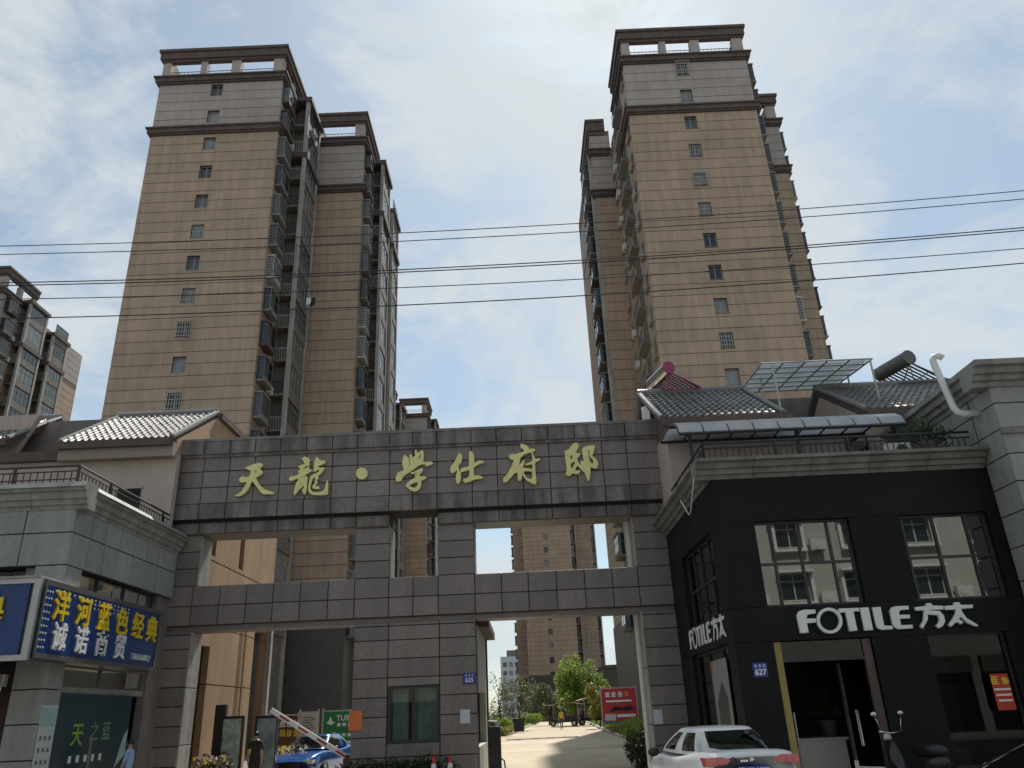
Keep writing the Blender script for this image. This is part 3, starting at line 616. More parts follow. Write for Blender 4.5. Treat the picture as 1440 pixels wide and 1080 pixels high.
# front wall with openings (black panels)
W1=(4.95,6.95,3.48,5.22); W2=(7.98,9.86,3.48,5.22); DO=(4.95,6.9,GZ,2.82); SH=(8.0,9.55,.42,2.82)
zb=[GZ,2.82,3.48,5.22,6.16]
for (za,zb_) in ((GZ,2.82),(2.82,3.48),(3.48,5.22),(5.22,6.16)):
    wall_cells(Each('front_panel',BLACKP,shop),FX,10.08,za+.004,zb_-.004,FY,FY+.28,[W1,W2,DO,SH])
WS=(17.0,20.4,3.5,5.22); DS=(16.9,20.6,GZ,2.85)
for za,zb_ in ((GZ,2.85),(2.85,3.5),(3.5,5.22),(5.22,6.16)):
    m=Each('side_panel',BLACKP,shop); ops=[WS,DS]; cur=FY+.285
    for (a,b,c,d) in sorted(ops):
        if d<=za or c>=zb_: continue
        m.box((FX+.002,cur,za+.004),(FX+.26,a,zb_-.004)); cur=b
    m.box((FX+.002,cur,za+.004),(FX+.26,22.2,zb_-.004))
MB().box((FX+.3,FY+.3,6.1),(10.1,30,6.2)).build('terrace_slab',CORND,shop)
MB().box((FX-.02,FY-.02,6.5),(10.06,23,6.56)).build('terrace_floor',CORND,shop)
MB().box((FX+.3,FY+.3,2.9),(10.1,22,3.1)).build('first_floor_slab',BLACKP,shop); MB().box((FX+.3,21.9,GZ),(10.1,22.1,6.1)).build('back_wall',BLACKP,shop)
MB().box((FX+.3,FY+.3,GZ+.014),(10.1,21.9,GZ+.03)).build('shop_floor',BASEST,shop); MB().box((10.0,FY+.3,GZ),(10.1,21.9,6.1)).build('party_wall',BLACKP,shop)
MIR=glassmat('mirror_film_glass',(.14,.165,.16),.16,1.45)
CLR=glassmat('shop_clear_glass',(.66,.7,.68),.0,1.42)
DIM=glassmat('smoked_side_glass',(.3,.34,.34),.03,1.4)
def grid_window(root,x0,x1,z0,z1,y,cols,rows,gm,face='-y',fm=DARKFR,t=.05):
    m=MB(); L_=lambda u,v,d0,d1:None
    def bx(u0,u1,v0,v1,d0,d1):
        if face=='-y': m.box((u0,y+d0,v0),(u1,y+d1,v1))
        else: m.box((y+d0,u0,v0),(y+d1,u1,v1))
    for u in cols: bx(u-t/2,u+t/2,z0,z1,0,.08)
    for v in rows: bx(min(cols),max(cols),v-t/2,v+t/2,.004,.076)
    f=m.build('window',fm,root)
    for a,b in zip(cols[:-1],cols[1:]):
        for c,d in zip(rows[:-1],rows[1:]):
            g=MB(); e=random.uniform(-.0015,.0015)
            if face=='-y': g.quad((a+t/2,y+.04,c+t/2),(b-t/2,y+.04+e,c+t/2),(b-t/2,y+.04+e,d-t/2),(a+t/2,y+.04,d-t/2))
            else: g.quad((y+.04,b-t/2,c+t/2),(y+.04,a+t/2,c+t/2),(y+.04+e,a+t/2,d-t/2),(y+.04+e,b-t/2,d-t/2))
            g.build('pane',gm,f)
    return f
zr=U(1130,790)[1]
grid_window(shop,W1[0],W1[1],W1[2],W1[3],FY+.12,[4.97,U(1090,770)[0],U(1128,770)[0],U(1172,770)[0],W1[1]-.03],[3.5,zr,5.2],MIR)
grid_window(shop,W2[0],W2[1],W2[2],W2[3],FY+.12,[8.0,U(1280,770)[0],U(1325,770)[0],U(1372,770)[0],9.83],[3.5,zr,5.2],MIR)
grid_window(shop,17.0,20.4,3.5,5.22,FX+.12,[17.03,17.9,18.8,19.6,20.37],[3.52,4.3,5.2],DIM,'x')
# ground floor: entrance with ochre frame, clear glass and a display window
OCH=M('ochre_door_frame',(.3,.23,.08),.35,.1,metal=.4)
MB().box((4.96,FY+.06,GZ),(5.1,FY+.3,2.8)).build('door_frame',OCH,shop); MB().box((6.72,FY+.06,GZ),(6.88,FY+.3,2.8)).build('door_frame',BROWN,shop)
MB().box((5.1,FY+.06,2.42),(6.72,FY+.2,2.47)).build('transom',DARKFR,shop)
dfm=MB().box((5.1,FY+.1,2.47),(6.72,FY+.11,2.8)); dfm.build('transom_glass',CLR,shop)
for x0,x1,y0,y1 in ((5.1,5.42,FY+.14,FY+.95),(6.72,6.45,FY+.14,FY+.95)):
    d=MB().quad((x0,y0,GZ+.03),(x1,y1,GZ+.03),(x1,y1,2.4),(x0,y0,2.4)).build('glass_door',CLR,shop)
    MB().tube([((x0*.35+x1*.65),(y0*.35+y1*.65)-.05,.85),((x0*.35+x1*.65),(y0*.35+y1*.65)-.05,1.5)],.018,8).build('door_handle',CHROME,d)
grid_window(shop,SH[0],SH[1],SH[2],SH[3],FY+.1,[8.02,9.53],[.44,2.8],CLR)
MB().box((7.1,FY-.25,PVZ),(10.0,FY+.1,.42)).build('window_ledge',PAVSTONE,shop)
grid_window(shop,16.9,20.6,GZ,2.85,FX+.1,[16.93,17.8,19.2,20.57],[GZ+.03,2.82],DIM,'x')
WALLD=M('dark_showroom_wall',(.05,.045,.042),.6,.2,2)
for a,b in (((FX+.4,21.7,GZ),(10,21.88,2.9)),): MB().box(a,b).build('showroom_wall',WALLD,shop)
cnt=thing('counter','pale counter standing inside the black shop doorway','counter',(6.2,18.6,GZ+.03)); MB().box((5.75,18.3,GZ+.03),(6.75,18.9,.92)).build('body',WHITE,cnt); MB().box((5.7,18.25,.92),(6.8,18.95,.97)).build('top',WHITE,cnt)
def potted(label,loc,s=1.0,pot=(.12,.1,.09),cat='plant',leafc=(.05,.1,.03)):
    t=thing('potted_plant',label,cat,loc); x,y,z=loc
    m=MB(); m.tube([(x,y,z),(x,y,z+.3*s)],[.11*s,.16*s],12); m.build('pot',M('pot_'+str(int(pot[0]*100)),pot,.6),t)
    m=MB(); rnd=random.Random(str(loc))
    for k in range(160):
        a=rnd.uniform(0,6.28); e=rnd.uniform(.1,1.4); r=rnd.uniform(.1,.38)*s; p=Vector((x+math.cos(a)*math.cos(e)*r,y+math.sin(a)*math.cos(e)*r,z+.35*s+math.sin(e)*r*1.3)); q=Vector((rnd.gauss(0,1),rnd.gauss(0,1),rnd.gauss(0,1))).normalized()*.05*s; w_=q.cross(Vector((rnd.gauss(0,1),rnd.gauss(0,1),1))).normalized()*.025*s
        m.quad(p-q,p+w_,p+q,p-w_)
    m.build('leaves',leafmat('pot_leaf',leafc),t); return t
potted('dark leafy potted plant on the counter inside the black shop',(6.55,18.6,.97),1.1)
# display goods behind the right window
disp=thing('display_shelf','dark wall shelf with small chrome kitchen goods behind the shop window','shelf',(8.8,18.6,GZ+.03))
MB().box((8.1,18.9,GZ+.03),(9.6,19.0,2.7)).build('back_board',WALLD,disp); MB().box((8.15,18.5,1.95),(9.0,18.9,1.98)).build('shelf_board',WHITEFR,disp)
for k in range(5): MB().tube([(8.22+k*.18,18.7,1.98),(8.22+k*.18,18.7,2.1+.05*(k%3))],[.05,.025],8).build('bottle',CHROME,disp)
# red poster with yellow heading in the window
REDP=M('red_poster_print',(.5,.05,.035),.6,.05); YEL=M('yellow_print',(.8,.6,.04),.6,.04)
a=PY(1391,948,FY-.01); b=PY(1430,998,FY-.01)
po=thing('window_poster','red poster with yellow heading stuck in the shop window','poster',((a.x+b.x)/2,FY+.08,b.z))
MB().box((a.x,FY-.012,b.z),(b.x,FY-.004,a.z)).build('sheet',REDP,po)
[put('heading_mark',mark_mesh(k+5,.19,YEL,.002),po,((a.x+b.x)/2-.1+.2*k,FY-.016,a.z-.12)) for k in (0,1)]
for k in range(3): put('text_line',MB().box((-.16+.02*k,0,-.018),(.16-.01*k,.003,.018)).mesh('text_line',SMALLTXT),po,((a.x+b.x)/2,FY-.018,a.z-.28-.1*k))
# side poster with range hood picture
pst=thing('side_poster','tall grey poster picturing a dark cooker hood on the shop side','poster',(FX-.01,18.4,.3))
MB().box((FX-.012,17.15,.3),(FX-.004,18.6,2.6)).build('sheet',M('pale_poster',(.28,.27,.26),.6),pst)
mm=MB().prism([(18.35,1.75),(17.75,2.15),(17.4,1.85),(17.45,1.2),(17.9,1.0),(18.3,1.3)],FX-.018,FX-.0125,'x'); mm.build('hood_picture',M('dark_print',(.05,.05,.05),.5),pst)
mm=MB().prism([(18.6,2.3),(18.3,2.6),(18.6,2.6)],FX-.017,FX-.0122,'x'); mm.build('corner_print',M('ochre_print',(.3,.15,.05),.6),pst)
# lettering
LT=[('F',[[(50,140),(65,110),(95,100),(180,98),(185,122),(125,130),(112,165),(185,165),(187,190),(118,195),(132,265),(75,270)]]),
('O',[[(291+93*math.cos(t*.2244)+6*math.sin(t*.2244),178+94*math.sin(t*.2244)) for t in range(28)],[(291+76*math.cos(t*.2244)+5*math.sin(t*.2244),178+77*math.sin(t*.2244)) for t in range(28)]]),
('T',[[(360,92),(505,85),(510,105),(465,108),(495,250),(440,255),(410,112),(368,116)]]),('I',[[(522,85),(578,82),(612,245),(555,250)]]),
('L',[[(615,82),(668,79),(695,218),(755,220),(760,240),(680,245),(650,230),(640,205)]]),
('E',[[(745,105),(760,80),(790,73),(875,70),(878,92),(815,98),(805,120),(808,138),(885,136),(888,158),(810,162),(822,215),(905,212),(910,233),(800,240),(775,225),(765,200)]]),
('a',[[(932,80),(1020,70),(1015,52),(1045,50),(1055,68),(1135,70),(1137,92),(1030,96),(1030,105),(1110,108),(1140,140),(1150,185),(1130,220),(1105,232),(1090,215),(1110,195),(1115,165),(1100,135),(1020,130),(1020,170),(985,235),(970,220),(995,180),(1000,130),(995,98),(940,102)]]),
('b',[[(1150,72),(1225,66),(1225,45),(1258,45),(1265,63),(1355,62),(1357,82),(1270,88),(1275,110),(1310,160),(1395,212),(1385,220),(1320,195),(1265,145),(1250,165),(1285,190),(1270,203),(1235,185),(1195,222),(1182,208),(1215,165),(1235,125),(1235,92),(1155,95)]])]
for nm,polys in LT:
    o=glyph('sign_letter',1110,840,5.333,polys,shop,WHITEL,FY,.035)
    c=put('sign_letter',o.data,shop,(FX-.014,20.55-(o.location.x-5.5)*1.08,o.location.z+.06),-math.pi/2,(1.0,.2,1))
p=PY(1069,942,FY-.002); number_plate('blue enamel street plate numbered 627 on the black shop wall',p,'627',w=.28,h=.26)
# third floor house behind the terrace
HY=20.3
MB().box((FX,HY,6.5),(9.6,HY+.25,8.75)).build('house_wall',PINK,shop); MB().box((FX,HY+.25,6.5),(FX+.25,26,8.75)).build('house_wall',PINK,shop)
MB().prism([(HY-.2,8.75),(22.8,10.55),(26,8.6)],FX+.03,FX+.25,'x').build('gable_wall',EAVE,shop)
MB().box((7.3,HY+.3,8.75),(9.6,HY+.5,9.0)).build('parapet',PINK,shop); MB().box((9.5,HY,6.5),(16,HY+.25,8.75)).build('house_wall',PINK,shop)
MB().box((6.9,24.6,8.5),(12.2,24.8,11.15)).build('rear_wall',M('grey_rear_render',(.33,.3,.27),.85,.15,1.5,streak=.25),shop); MB().box((8.75,24.58,8.9),(9.35,24.6,10.6)).build('rear_door',PINK,shop); MB().box((7.2,HY+.3,8.5),(9.8,23.6,8.6)).build('upper_terrace',CORND,shop)
MB().prism([(HY-.2,8.75),(22.8,10.55),(26,8.6)],7.1,7.3,'x').build('gable_wall',PINK,shop); MB().prism([(HY-.2,8.75),(22.8,10.45),(26,8.6)],9.6,9.8,'x').build('gable_wall',PINK,shop)
tile_roof(shop,4.0,7.3,19.8,8.86,22.8,10.78); tile_roof(shop,9.55,15.6,19.8,8.86,22.8,10.7)
MB().box((9.0,HY-.02,6.56),(9.55,HY-.01,8.3)).build('terrace_door',PANE_D,shop)
railing(shop,(FX-.05,FY+.1),(10.0,FY+.1),ct,7.02); railing(shop,(FX-.05,FY+.1),(FX-.05,HY),ct,7.02)
# curved polycarbonate canopy over the terrace
can=thing('terrace_canopy','long curved grey polycarbonate canopy over the shop terrace','canopy',(6.8,19,ct))
cp=[(20.3,8.42),(19.6,8.42),(18.9,8.36),(18.4,8.24),(18.1,8.06),(17.98,7.86)]
POLY=leafmat('polycarbonate_sheet',(.78,.8,.82),.08,.6)
for nd in POLY.node_tree.nodes:
    if nd.type=='BSDF_PRINCIPLED': nd.inputs['Roughness'].default_value=.15; nd.inputs['Specular IOR Level'].default_value=1.0
xs=[4.0+k*(9.55-4.0)/9 for k in range(10)]
for a,b in zip(xs[:-1],xs[1:]):
    m=MB(); m.smooth=True
    for (y0,z0),(y1,z1) in zip(cp[:-1],cp[1:]): m.quad((a+.015,y0,z0),(b-.015,y0,z0),(b-.015,y1,z1),(a+.015,y1,z1)); m.quad((a+.015,y0,z0-.012),(a+.015,y1,z1-.012),(b-.015,y1,z1-.012),(b-.015,y0,z0-.012))
    m.build('canopy_panel',POLY,can)
for x in xs: MB().tube([(x,y,z-.03) for y,z in cp],.025,6).build('canopy_rib',DARKFR,can)
for y,z in (cp[0],cp[2],cp[-1]): MB().tube([(4.0,y,z-.06),(9.55,y,z-.06)],.04,6).build('canopy_purlin',DARKFR,can)
for x in (4.35,7.0,9.4): MB().box((x-.04,18.35,ct),(x+.04,18.43,8.15)).build('canopy_post',DARKFR,can)
# pergola with white sheets
perg=thing('roof_pergola','sloping metal pergola with white roof sheets on the shop roof terrace','pergola',(9,22.6,8.6))
PA,PB,PC,PD=Vector((7.35,21.0,10.93)),Vector((10.62,21.0,10.93)),Vector((7.62,24.4,11.38)),Vector((10.75,24.4,11.38))
SHT=leafmat('white_roof_sheet',(.8,.82,.82),.08,.6)
bil=lambda u,v:(PA*(1-u)+PB*u)*(1-v)+(PC*(1-u)+PD*u)*v
for i in range(5):
    for j in range(6):
        u0,u1=i/5+.003,(i+1)/5-.003; v0,v1=j/6+.006,(j+1)/6-.006
        q=[bil(u0,v0),bil(u1,v0),bil(u1,v1),bil(u0,v1)]; m=MB(); m.quad(*q); m.quad(*[p+Vector((0,0,.012)) for p in q][::-1]); m.build('roof_sheet',SHT,perg)
for i in range(6): MB().tube([bil(i/5,0)-Vector((0,0,.04)),bil(i/5,1)-Vector((0,0,.04))],.028,6).build('rafter',WINFR,perg)
for j in range(7): MB().tube([bil(0,j/6)-Vector((0,0,.03)),bil(1,j/6)-Vector((0,0,.03))],.022,6).build('batten',WINFR,perg)
for u,v in ((.1,0),(.98,0),(0.05,1),(.95,1),(.1,.45),(.97,.5)): q=bil(u,v); MB().tube([(q.x,q.y,8.6),(q.x,q.y,q.z-.05)],.03,8).build('pergola_post',CAGE,perg)
# solar water heaters
def heater(label,x,y,z,mat,tankmat,s=1.0):
    t=thing('solar_water_heater',label,'water heater',(x,y,z))
    m=MB(); m.smooth=False; m.tube([(x,y-.25,z+.72*s),(x-.35*s,y+1.1,z+.72*s)],.2*s,20); m.build('tank',tankmat,t); m=MB(); m.tube([(x+.005,y-.27,z+.72*s),(x,y-.25,z+.72*s)],.21*s,20); m.build('tank_cap',mat,t)
    for k in range(10):
        f=k/9; a=Vector((x-.35*f*s,y-.15+1.2*f,z+.62*s)); b=a+Vector((.9*s,.1,-.55*s)); MB().tube([a,b],.028,6).build('collector_tube',M('dark_collector_glass',(.02,.02,.025),.15),t)
    for f in (0,1):
        a=Vector((x-.35*f*s,y-.18+1.25*f,z)); 
        MB().tube([a+Vector((0,0,.55*s)),a+Vector((-.3*s,0,0))],.025,6).build('frame_leg',mat,t); MB().tube([a+Vector((.0,0,.6*s)),a+Vector((.95*s,0,.02))],.025,6).build('frame_leg',mat,t); MB().tube([a+Vector((-.3*s,0,0)),a+Vector((.95*s,0,.02))],.02,6).build('frame_leg',mat,t); MB().tube([a+Vector((.0,0,.02)),a+Vector((.5*s,0,.3*s))],.018,6).build('frame_brace',mat,t); MB().tube([a+Vector((.0,0,.02)),a+Vector((.0,0,.55*s))],.018,6).build('frame_brace',mat,t)
    return t
MAG=M('magenta_enamel',(.3,.025,.12),.35,.1); DKM=M('weathered_grey_metal',(.12,.12,.105),.5,.2,6)
heater('magenta framed solar water heater with steel tank on the tiled ridge',4.95,22.7,10.82,MAG,CHROME,1.0)
heater('dark grey solar water heater on the tiled ridge beside the pavilion',12.55,22.75,10.72,DKM,DKM,1.15)
def aircon(label,loc,rz=0,s=1.0):
    t=thing('air_conditioner',label,'air conditioner',loc,rz=rz); Rz=Matrix.Rotation(rz,4,'Z')
    c=put('casing',MB().box((-.42*s,-.16*s,.04),(.42*s,.16*s,.6*s)).mesh('casing',M('air_conditioner_casing',(.6,.6,.57),.5,.1,4)),t,loc,rz)
    g=MB(); g.tube([(.1*s,-.165*s,.32*s),(.1*s,-.175*s,.32*s)],.22*s,18); put('fan_grille',g.mesh('fan_grille',DARKFR),t,loc,rz); put('feet',MB().box((-.35*s,-.18*s,0),(-.28*s,.18*s,.04)).box((.28*s,-.18*s,0),(.35*s,.18*s,.04)).mesh('feet',DARKFR),t,loc,rz)
    return t
aircon('white air conditioner on the end of the gate beam by the tiled roof',(4.2,22.25,9.58),.9,.85)
aircon('white air conditioner on the terrace behind the railing of the black shop',(8.55,FY+.45,ct),0,.62)
aircon('grey air conditioner on the upper terrace under the white pergola',(7.95,24.2,9.6),0,1.1)
for k,(x,s) in enumerate(((9.0,.95),(9.3,1.2),(9.62,.9))): potted(('small','bushy','trailing')[k]+' dark potted plant on the terrace against the stone pavilion',(x,FY+.5,ct),s)
# ------------------------------------------------------------------ stone pavilion at the far right
pav=thing('stone_pavilion','pale granite clad pavilion with stepped cornice and a bent flue pipe','building',(13,18,GZ))
VX,VY=10.1,15.4
MB().box((VX+.05,VY+.06,GZ),(19,23,7.6)).build('core_wall',JOINT,pav)
pz=[GZ,.5,1.15,1.8,2.45,3.1,3.75,4.4,5.05,5.62,6.2,6.75,7.3,7.72]
for a,b in zip(pz[:-1],pz[1:]):
    for k in range(7): panel(pav,PAVSTONE,VX+k*1.05,VX+(k+1)*1.05,a,b,VY,.06)
    for c,d in ((VY,16.28),(16.32,17.1),(17.1,17.95),(17.95,18.8),(18.8,19.7)):
        if b>6.6 or d<=16.3: panel(pav,PAVSTONE,c,d,a,b,VX,.06,'-x')
MB().box((VX-.05,VY-.05,6.62),(18,VY+.02,6.74)).build('string_course',CORN,pav); 
pp=[(-.3,7.66),(.04,7.66),(.06,7.76),(.14,7.78),(.16,7.88),(.25,7.9),(.28,8.02),(.38,8.04),(.38,8.16),(-.3,8.16)]
cornice_run(pav,pp,VX-.38,19,VY,'x',CORND,1.3); cornice_run(pav,pp,VY+.31,19.8,VX,'y',CORND,1.3,sgn=-1)
MB().box((VX+.2,VY+.2,7.6),(19,23,8.1)).build('roof',CORND,pav); MB().box((11.6,16.4,8.16),(16,17.2,8.75)).build('roof_upstand',CORND,pav)
fl=[(VX+.1,16.0,7.3),(VX-.34,15.98,7.3),(VX-.44,15.99,7.34),(VX-.48,16.03,7.46),(VX-.48,16.3,8.62),(VX-.48,16.32,8.74),(VX-.44,16.3,8.81),(VX-.36,16.24,8.81),(VX-.3,16.22,8.74)]
fm=MB(); fm.smooth=True; fm.tube(fl,.075,12); fm.build('flue_pipe',PVC,pav)
grid_window(pav,11.3,14,3.2,5.2,VY-.06,[11.3,12.2,13.1,14.0],[3.2,4.2,5.2],MIR)
# ------------------------------------------------------------------ stone shop building on the left with tiled house above
random.seed(44)
lsh=thing('shop_building','grey green granite shop with blue signs below a tiled roof house','shop',(-13,20,GZ))
LX,LYF=-9.65,16.6
lt=6.8
lp=[(-.3,6.22),(.03,6.22),(.05,6.3),(.14,6.32),(.16,6.42),(.26,6.44),(.28,6.58),(.4,6.6),(.4,lt-.14),(.5,lt-.13),(.3,lt),(-.3,lt)]
lq=[(o*.55 if o>0 else o,z) for o,z in lp]
cornice_run(lsh,lq,-15.5,LX+.25,LYF,'x',CORND,1.35); cornice_run(lsh,lq,LYF+.31,21.98,LX,'y',CORND,1.3,sgn=1)
MB().box((-16,LYF+.3,6.6),(LX-.1,22,6.75)).build('terrace_slab',CORND,lsh)
MB().box((-16,LYF+.08,5.02),(LX-.07,22.0,6.3)).build('fascia_core',JOINT,lsh)
fx=[-15.4,-14.5,-13.6,-12.65,-11.75,-10.72,LX]
for a,b in zip(fx[:-1],fx[1:]):
    panel(lsh,SHOPSTONE,a,b,5.72,6.24,LYF,.06); panel(lsh,SHOPSTONE,a,b,5.02,5.72,LYF,.06)
sy=[LYF,17.35,18.05,18.75,19.45,20.15,20.85,21.45,22.0]
for a,b in zip(sy[:-1],sy[1:]):
    panel(lsh,SHOPSTONE,a,b,5.72,6.24,LX,.06,'+x'); panel(lsh,SHOPSTONE,a,b,5.02,5.72,LX,.06,'+x')
# corner column, back walls, glazing
MB().box((-10.28,LYF+.06,GZ),(LX-.06,LYF+.62,5.02)).build('corner_column',JOINT,lsh)
for a,b in zip([GZ,.6,1.25,1.9,2.55,3.15,3.8,4.4],[.6,1.25,1.9,2.55,3.15,3.8,4.4,5.02]):
    panel(lsh,PAVSTONE,-10.32,LX,a,b,LYF,.06); panel(lsh,PAVSTONE,LYF,LYF+.66,a,b,LX,.06,'+x')
MB().box((-15.5,LYF+.5,3.0),(-9.95,21.9,3.3)).build('first_floor_slab',JOINT,lsh)
MB().box((-9.95,21.3,GZ),(LX-.1,22.1,5.02)).build('end_pier',SHADEW,lsh)
MB().box((-16,21.9,GZ),(-9.95,22.1,6.6)).build('back_wall',BLACKP,lsh)
grid_window(lsh,17.3,21.3,3.3,5.02,LX-.3,[17.3,18.4,19.7,21.25],[3.35,5.0],DIM,'x')
grid_window(lsh,-15.4,-10.35,3.3,4.95,LYF+.25,[-15.4,-13.8,-12.1,-11.0,-10.35],[3.35,4.93],DIM)
MB().box((-10.62,LYF+.2,4.4),(-10.35,LYF+.5,5.02)).build('window_pier',SHOPSTONE,lsh)
MB().box((LX-.28,17.28,2.5),(LX-.16,21.3,2.62)).build('lintel',SHOPSTONE,lsh)
grid_window(lsh,17.3,21.3,2.62,3.05,LX-.25,[17.3,19.1,21.25],[2.62,3.05],DIM,'x',fm=SHADEW)
# dark teal poster covering the shop side window
TEAL=M('dark_teal_poster',(.012,.04,.055),.35,.25,1.2)
ps=thing('window_poster','dark teal drinks poster with green brush characters under the blue sign','poster',(LX-.1,19,GZ))
MB().box((LX-.2,17.3,GZ+.02),(LX-.12,20.7,2.5)).build('sheet',TEAL,ps)
GRN=M('lime_print',(.25,.42,.05),.5,.1)
def side_text(root,txt,size,mat,x,y,z,name='lettering',off=.0,dep=.004,sy=1.0): return put(name,text_mesh(txt,size,mat,dep,off),root,(x,y,z),math.pi/2,(sy,1,1))
side_text(ps,'天',.5,GRN,LX-.11,18.35,1.65,off=.006); side_text(ps,'之',.42,M('dim_print',(.2,.3,.2),.5),LX-.11,19.05,1.7); side_text(ps,'蓝',.42,M('dim_print',(.2,.3,.2),.5),LX-.11,19.6,1.7)
for k in range(5): MB().box((LX-.119,18.15+k*.32,1.12),(LX-.115,18.27+k*.32,1.26)).build('small_print',SMALLTXT,ps)
MB().prism([(20.2,.9),(20.68,1.2),(20.68,1.75),(20.5,1.6)],LX-.119,LX-.114,'x').build('pale_print',M('mint_print',(.3,.45,.42),.5),ps)
MB().box((LX-.119,18.95,.85),(LX-.114,19.05,1.6)).build('bottle_print',M('brown_print',(.25,.2,.18),.5),ps)
cps=thing('column_poster','white and pale green poster wrapped on the corner column','poster',(LX,16.9,GZ)); MB().box((LX+.004,LYF+.04,GZ+.1),(LX+.012,LYF+.62,2.25)).build('sheet',M('white_green_poster',(.5,.54,.53),.5,.06),cps)
MB().box((LX+.0125,LYF+.05,1.85),(LX+.0145,LYF+.6,2.2)).build('heading',M('mint_print',(.3,.45,.42),.5),cps)
for r in range(3):
    for k in range(3): MB().box((LX+.0125,LYF+.12+k*.16,1.6-r*.22),(LX+.0142,LYF+.2+k*.16,1.68-r*.22)).build('icon',M('grey_print',(.12,.14,.14),.5),cps)
# dark red sheet painted as the shaded shop interior, rolled awning, hanging cord at the front
MB().box((-15.4,LYF+.9,GZ+.02),(-10.35,LYF+1.0,3.0)).build('dim_interior_sheet',M('dark_red_interior',(.035,.012,.012),.6,.4,1.5),lsh)
MB().box((-15.4,LYF-.35,2.62),(-10.45,LYF+.05,2.85)).build('rolled_awning',PILAST,lsh)
MB().tube([(-10.45,LYF-.1,2.85),(-10.5,LYF-.15,1.9),(-10.55,LYF-.2,1.45),(-10.75,LYF-.2,1.35),(-10.8,LYF-.2,1.15)],.014,6).build('awning_crank',CHROME,lsh)
# blue signs
NAVY=M('navy_sign_face',(.009,.042,.17),.3,.12,1.5); YL=M('yellow_sign_letter',(.72,.52,.02),.4,.05); STEEL=M('sign_frame_steel',(.42,.43,.44),.35,.1,metal=.5); BOXC=M('grey_sign_box',(.07,.07,.072),.5)
sg=thing('shop_sign','long navy sign with yellow and white Chinese characters and a phone number','sign',(-9.3,17.8,3.05))
SX=-9.28
MB().box((-9.7,15.46,3.05),(SX,20.55,4.5)).build('sign_box',BOXC,sg)
MB().box((SX+.001,15.4,3.16),(SX+.02,20.45,4.4)).build('sign_face',NAVY,sg)
for a,b in (((15.36,3.05),(20.55,3.15)),((15.36,4.4),(20.55,4.5)),((15.36,3.15),(15.42,4.4)),((20.45,3.15),(20.55,4.4))): MB().box((SX,a[0],a[1]),(SX+.035,b[0],b[1])).build('sign_frame',BOXC,sg)
for k,ch in enumerate('洋河蓝色经典'): side_text(sg,ch,.62,YL,SX+.04,[16.0,16.85,17.72,18.55,19.35,20.1][k],4.02-.012*k,'sign_character',.009,.02,.92)
for k,ch in enumerate('诚诺商贸'): side_text(sg,ch,.56,WHITEL,SX+.04,16.1+k*.84,3.45,'sign_character',.008,.018,.92)
side_text(sg,'13865668827',.19,SMALLTXT,SX+.03,19.72,3.32,'phone_number',.0,.004)
dm=cached('led',lambda:MB().prism([(-.03,.018),(.03,.018),(0,-.022)],0,.008,'x').mesh('dot',WHITEL))
for r in range(9):
    for k in range(3): link('dot',dm,sg,(SX+.021,15.45+k*.09,3.25+r*.13))
for r in range(3):
    for k in range(19):
        link('dot',dm,sg,(SX+.021,15.75+k*.17,4.33-r*.08)) if r==0 or k>8 or k in (3,8) else None
s2=thing('shop_sign','navy light box sign with a wide pale metal frame at the front corner','sign',(-12.5,15.6,3.0))
MB().box((-16,15.3,3.0),(-9.3,15.44,4.52)).build('sign_box',BOXC,s2); MB().box((-15.9,15.27,3.1),(-9.5,15.3,4.42)).build('sign_face',NAVY,s2)
for a,b in (((-16,3.0),(-9.29,3.1)),((-16,4.42),(-9.29,4.52)),((-9.42,3.1),(-9.29,4.42))): MB().box((a[0],15.24,a[1]),(b[0],15.31,b[1])).build('sign_frame',STEEL,s2)
put('sign_character',text_mesh('典',.5,YL,.02,.012),s2,(-10.15,15.24,3.95)); put('phone_number',text_mesh('7',.18,SMALLTXT,.003),s2,(-9.98,15.26,3.33)); put('phone_number',text_mesh('1386566882',.18,SMALLTXT,.003),s2,(-10.7,15.26,3.33))
MB().box((-16.1,15.2,4.52),(-9.3,16.5,4.56)).build('sign_cover',PILAST,s2)
# third floor: pinkish house, parapets, tiled roof with sunlit gable
MB().box((-13.0,21.4,lt-.1),(LX-.12,21.65,9.05)).build('house_wall',PINK,lsh)
MB().box((-13.1,21.12,8.9),(LX-.15,21.4,9.32)).build('eave_beam',M('pinkish_beam',(.3,.24,.21),.85,.1,1.2),lsh)
MB().box((-11.35,21.38,lt),(-10.68,21.395,8.05)).build('terrace_door',M('doorway_shade',(.01,.01,.01),.9),lsh); MB().box((-10.66,21.36,8.05),(-10.62,21.4,8.1)).build('door_trim',PINK,lsh)  # flat black sheet paints the shade inside the open doorway
MB().box((-17,21.6,lt-.1),(-13.0,21.8,9.02)).build('house_wall',PINK,lsh); MB().box((-17,21.4,9.02),(-13.0,21.7,9.3)).build('eave_beam',EAVE,lsh)
MB().box((-17,23.5,8.8),(-13.0,23.7,11.05)).build('parapet',SHADEW,lsh); MB().prism([(-18.5,9.2),(-15.7,9.2),(-14.9,11.0),(-18.5,11.0)],22.7,22.9,'y').build('parapet',PINK,lsh)
tile_roof(lsh,-13.1,-9.86,21.1,9.42,24.1,11.3,.12); tile_roof(lsh,-20,-15.2,21.9,9.9,24.2,11.4)
MB().box((-13.15,21.1,9.2),(-13.05,24,9.4)).build('verge_board',PINK,lsh)
MB().prism([(21.35,9.1),(21.35,9.45),(24.1,11.15),(27.6,11.15),(27.6,9.1)],-10.02,-9.82,'x').build('gable_wall',GABLE,lsh); MB().box((-13,24.2,11.16),(-9.7,27.7,11.36)).build('flat_roof',EAVE,lsh)
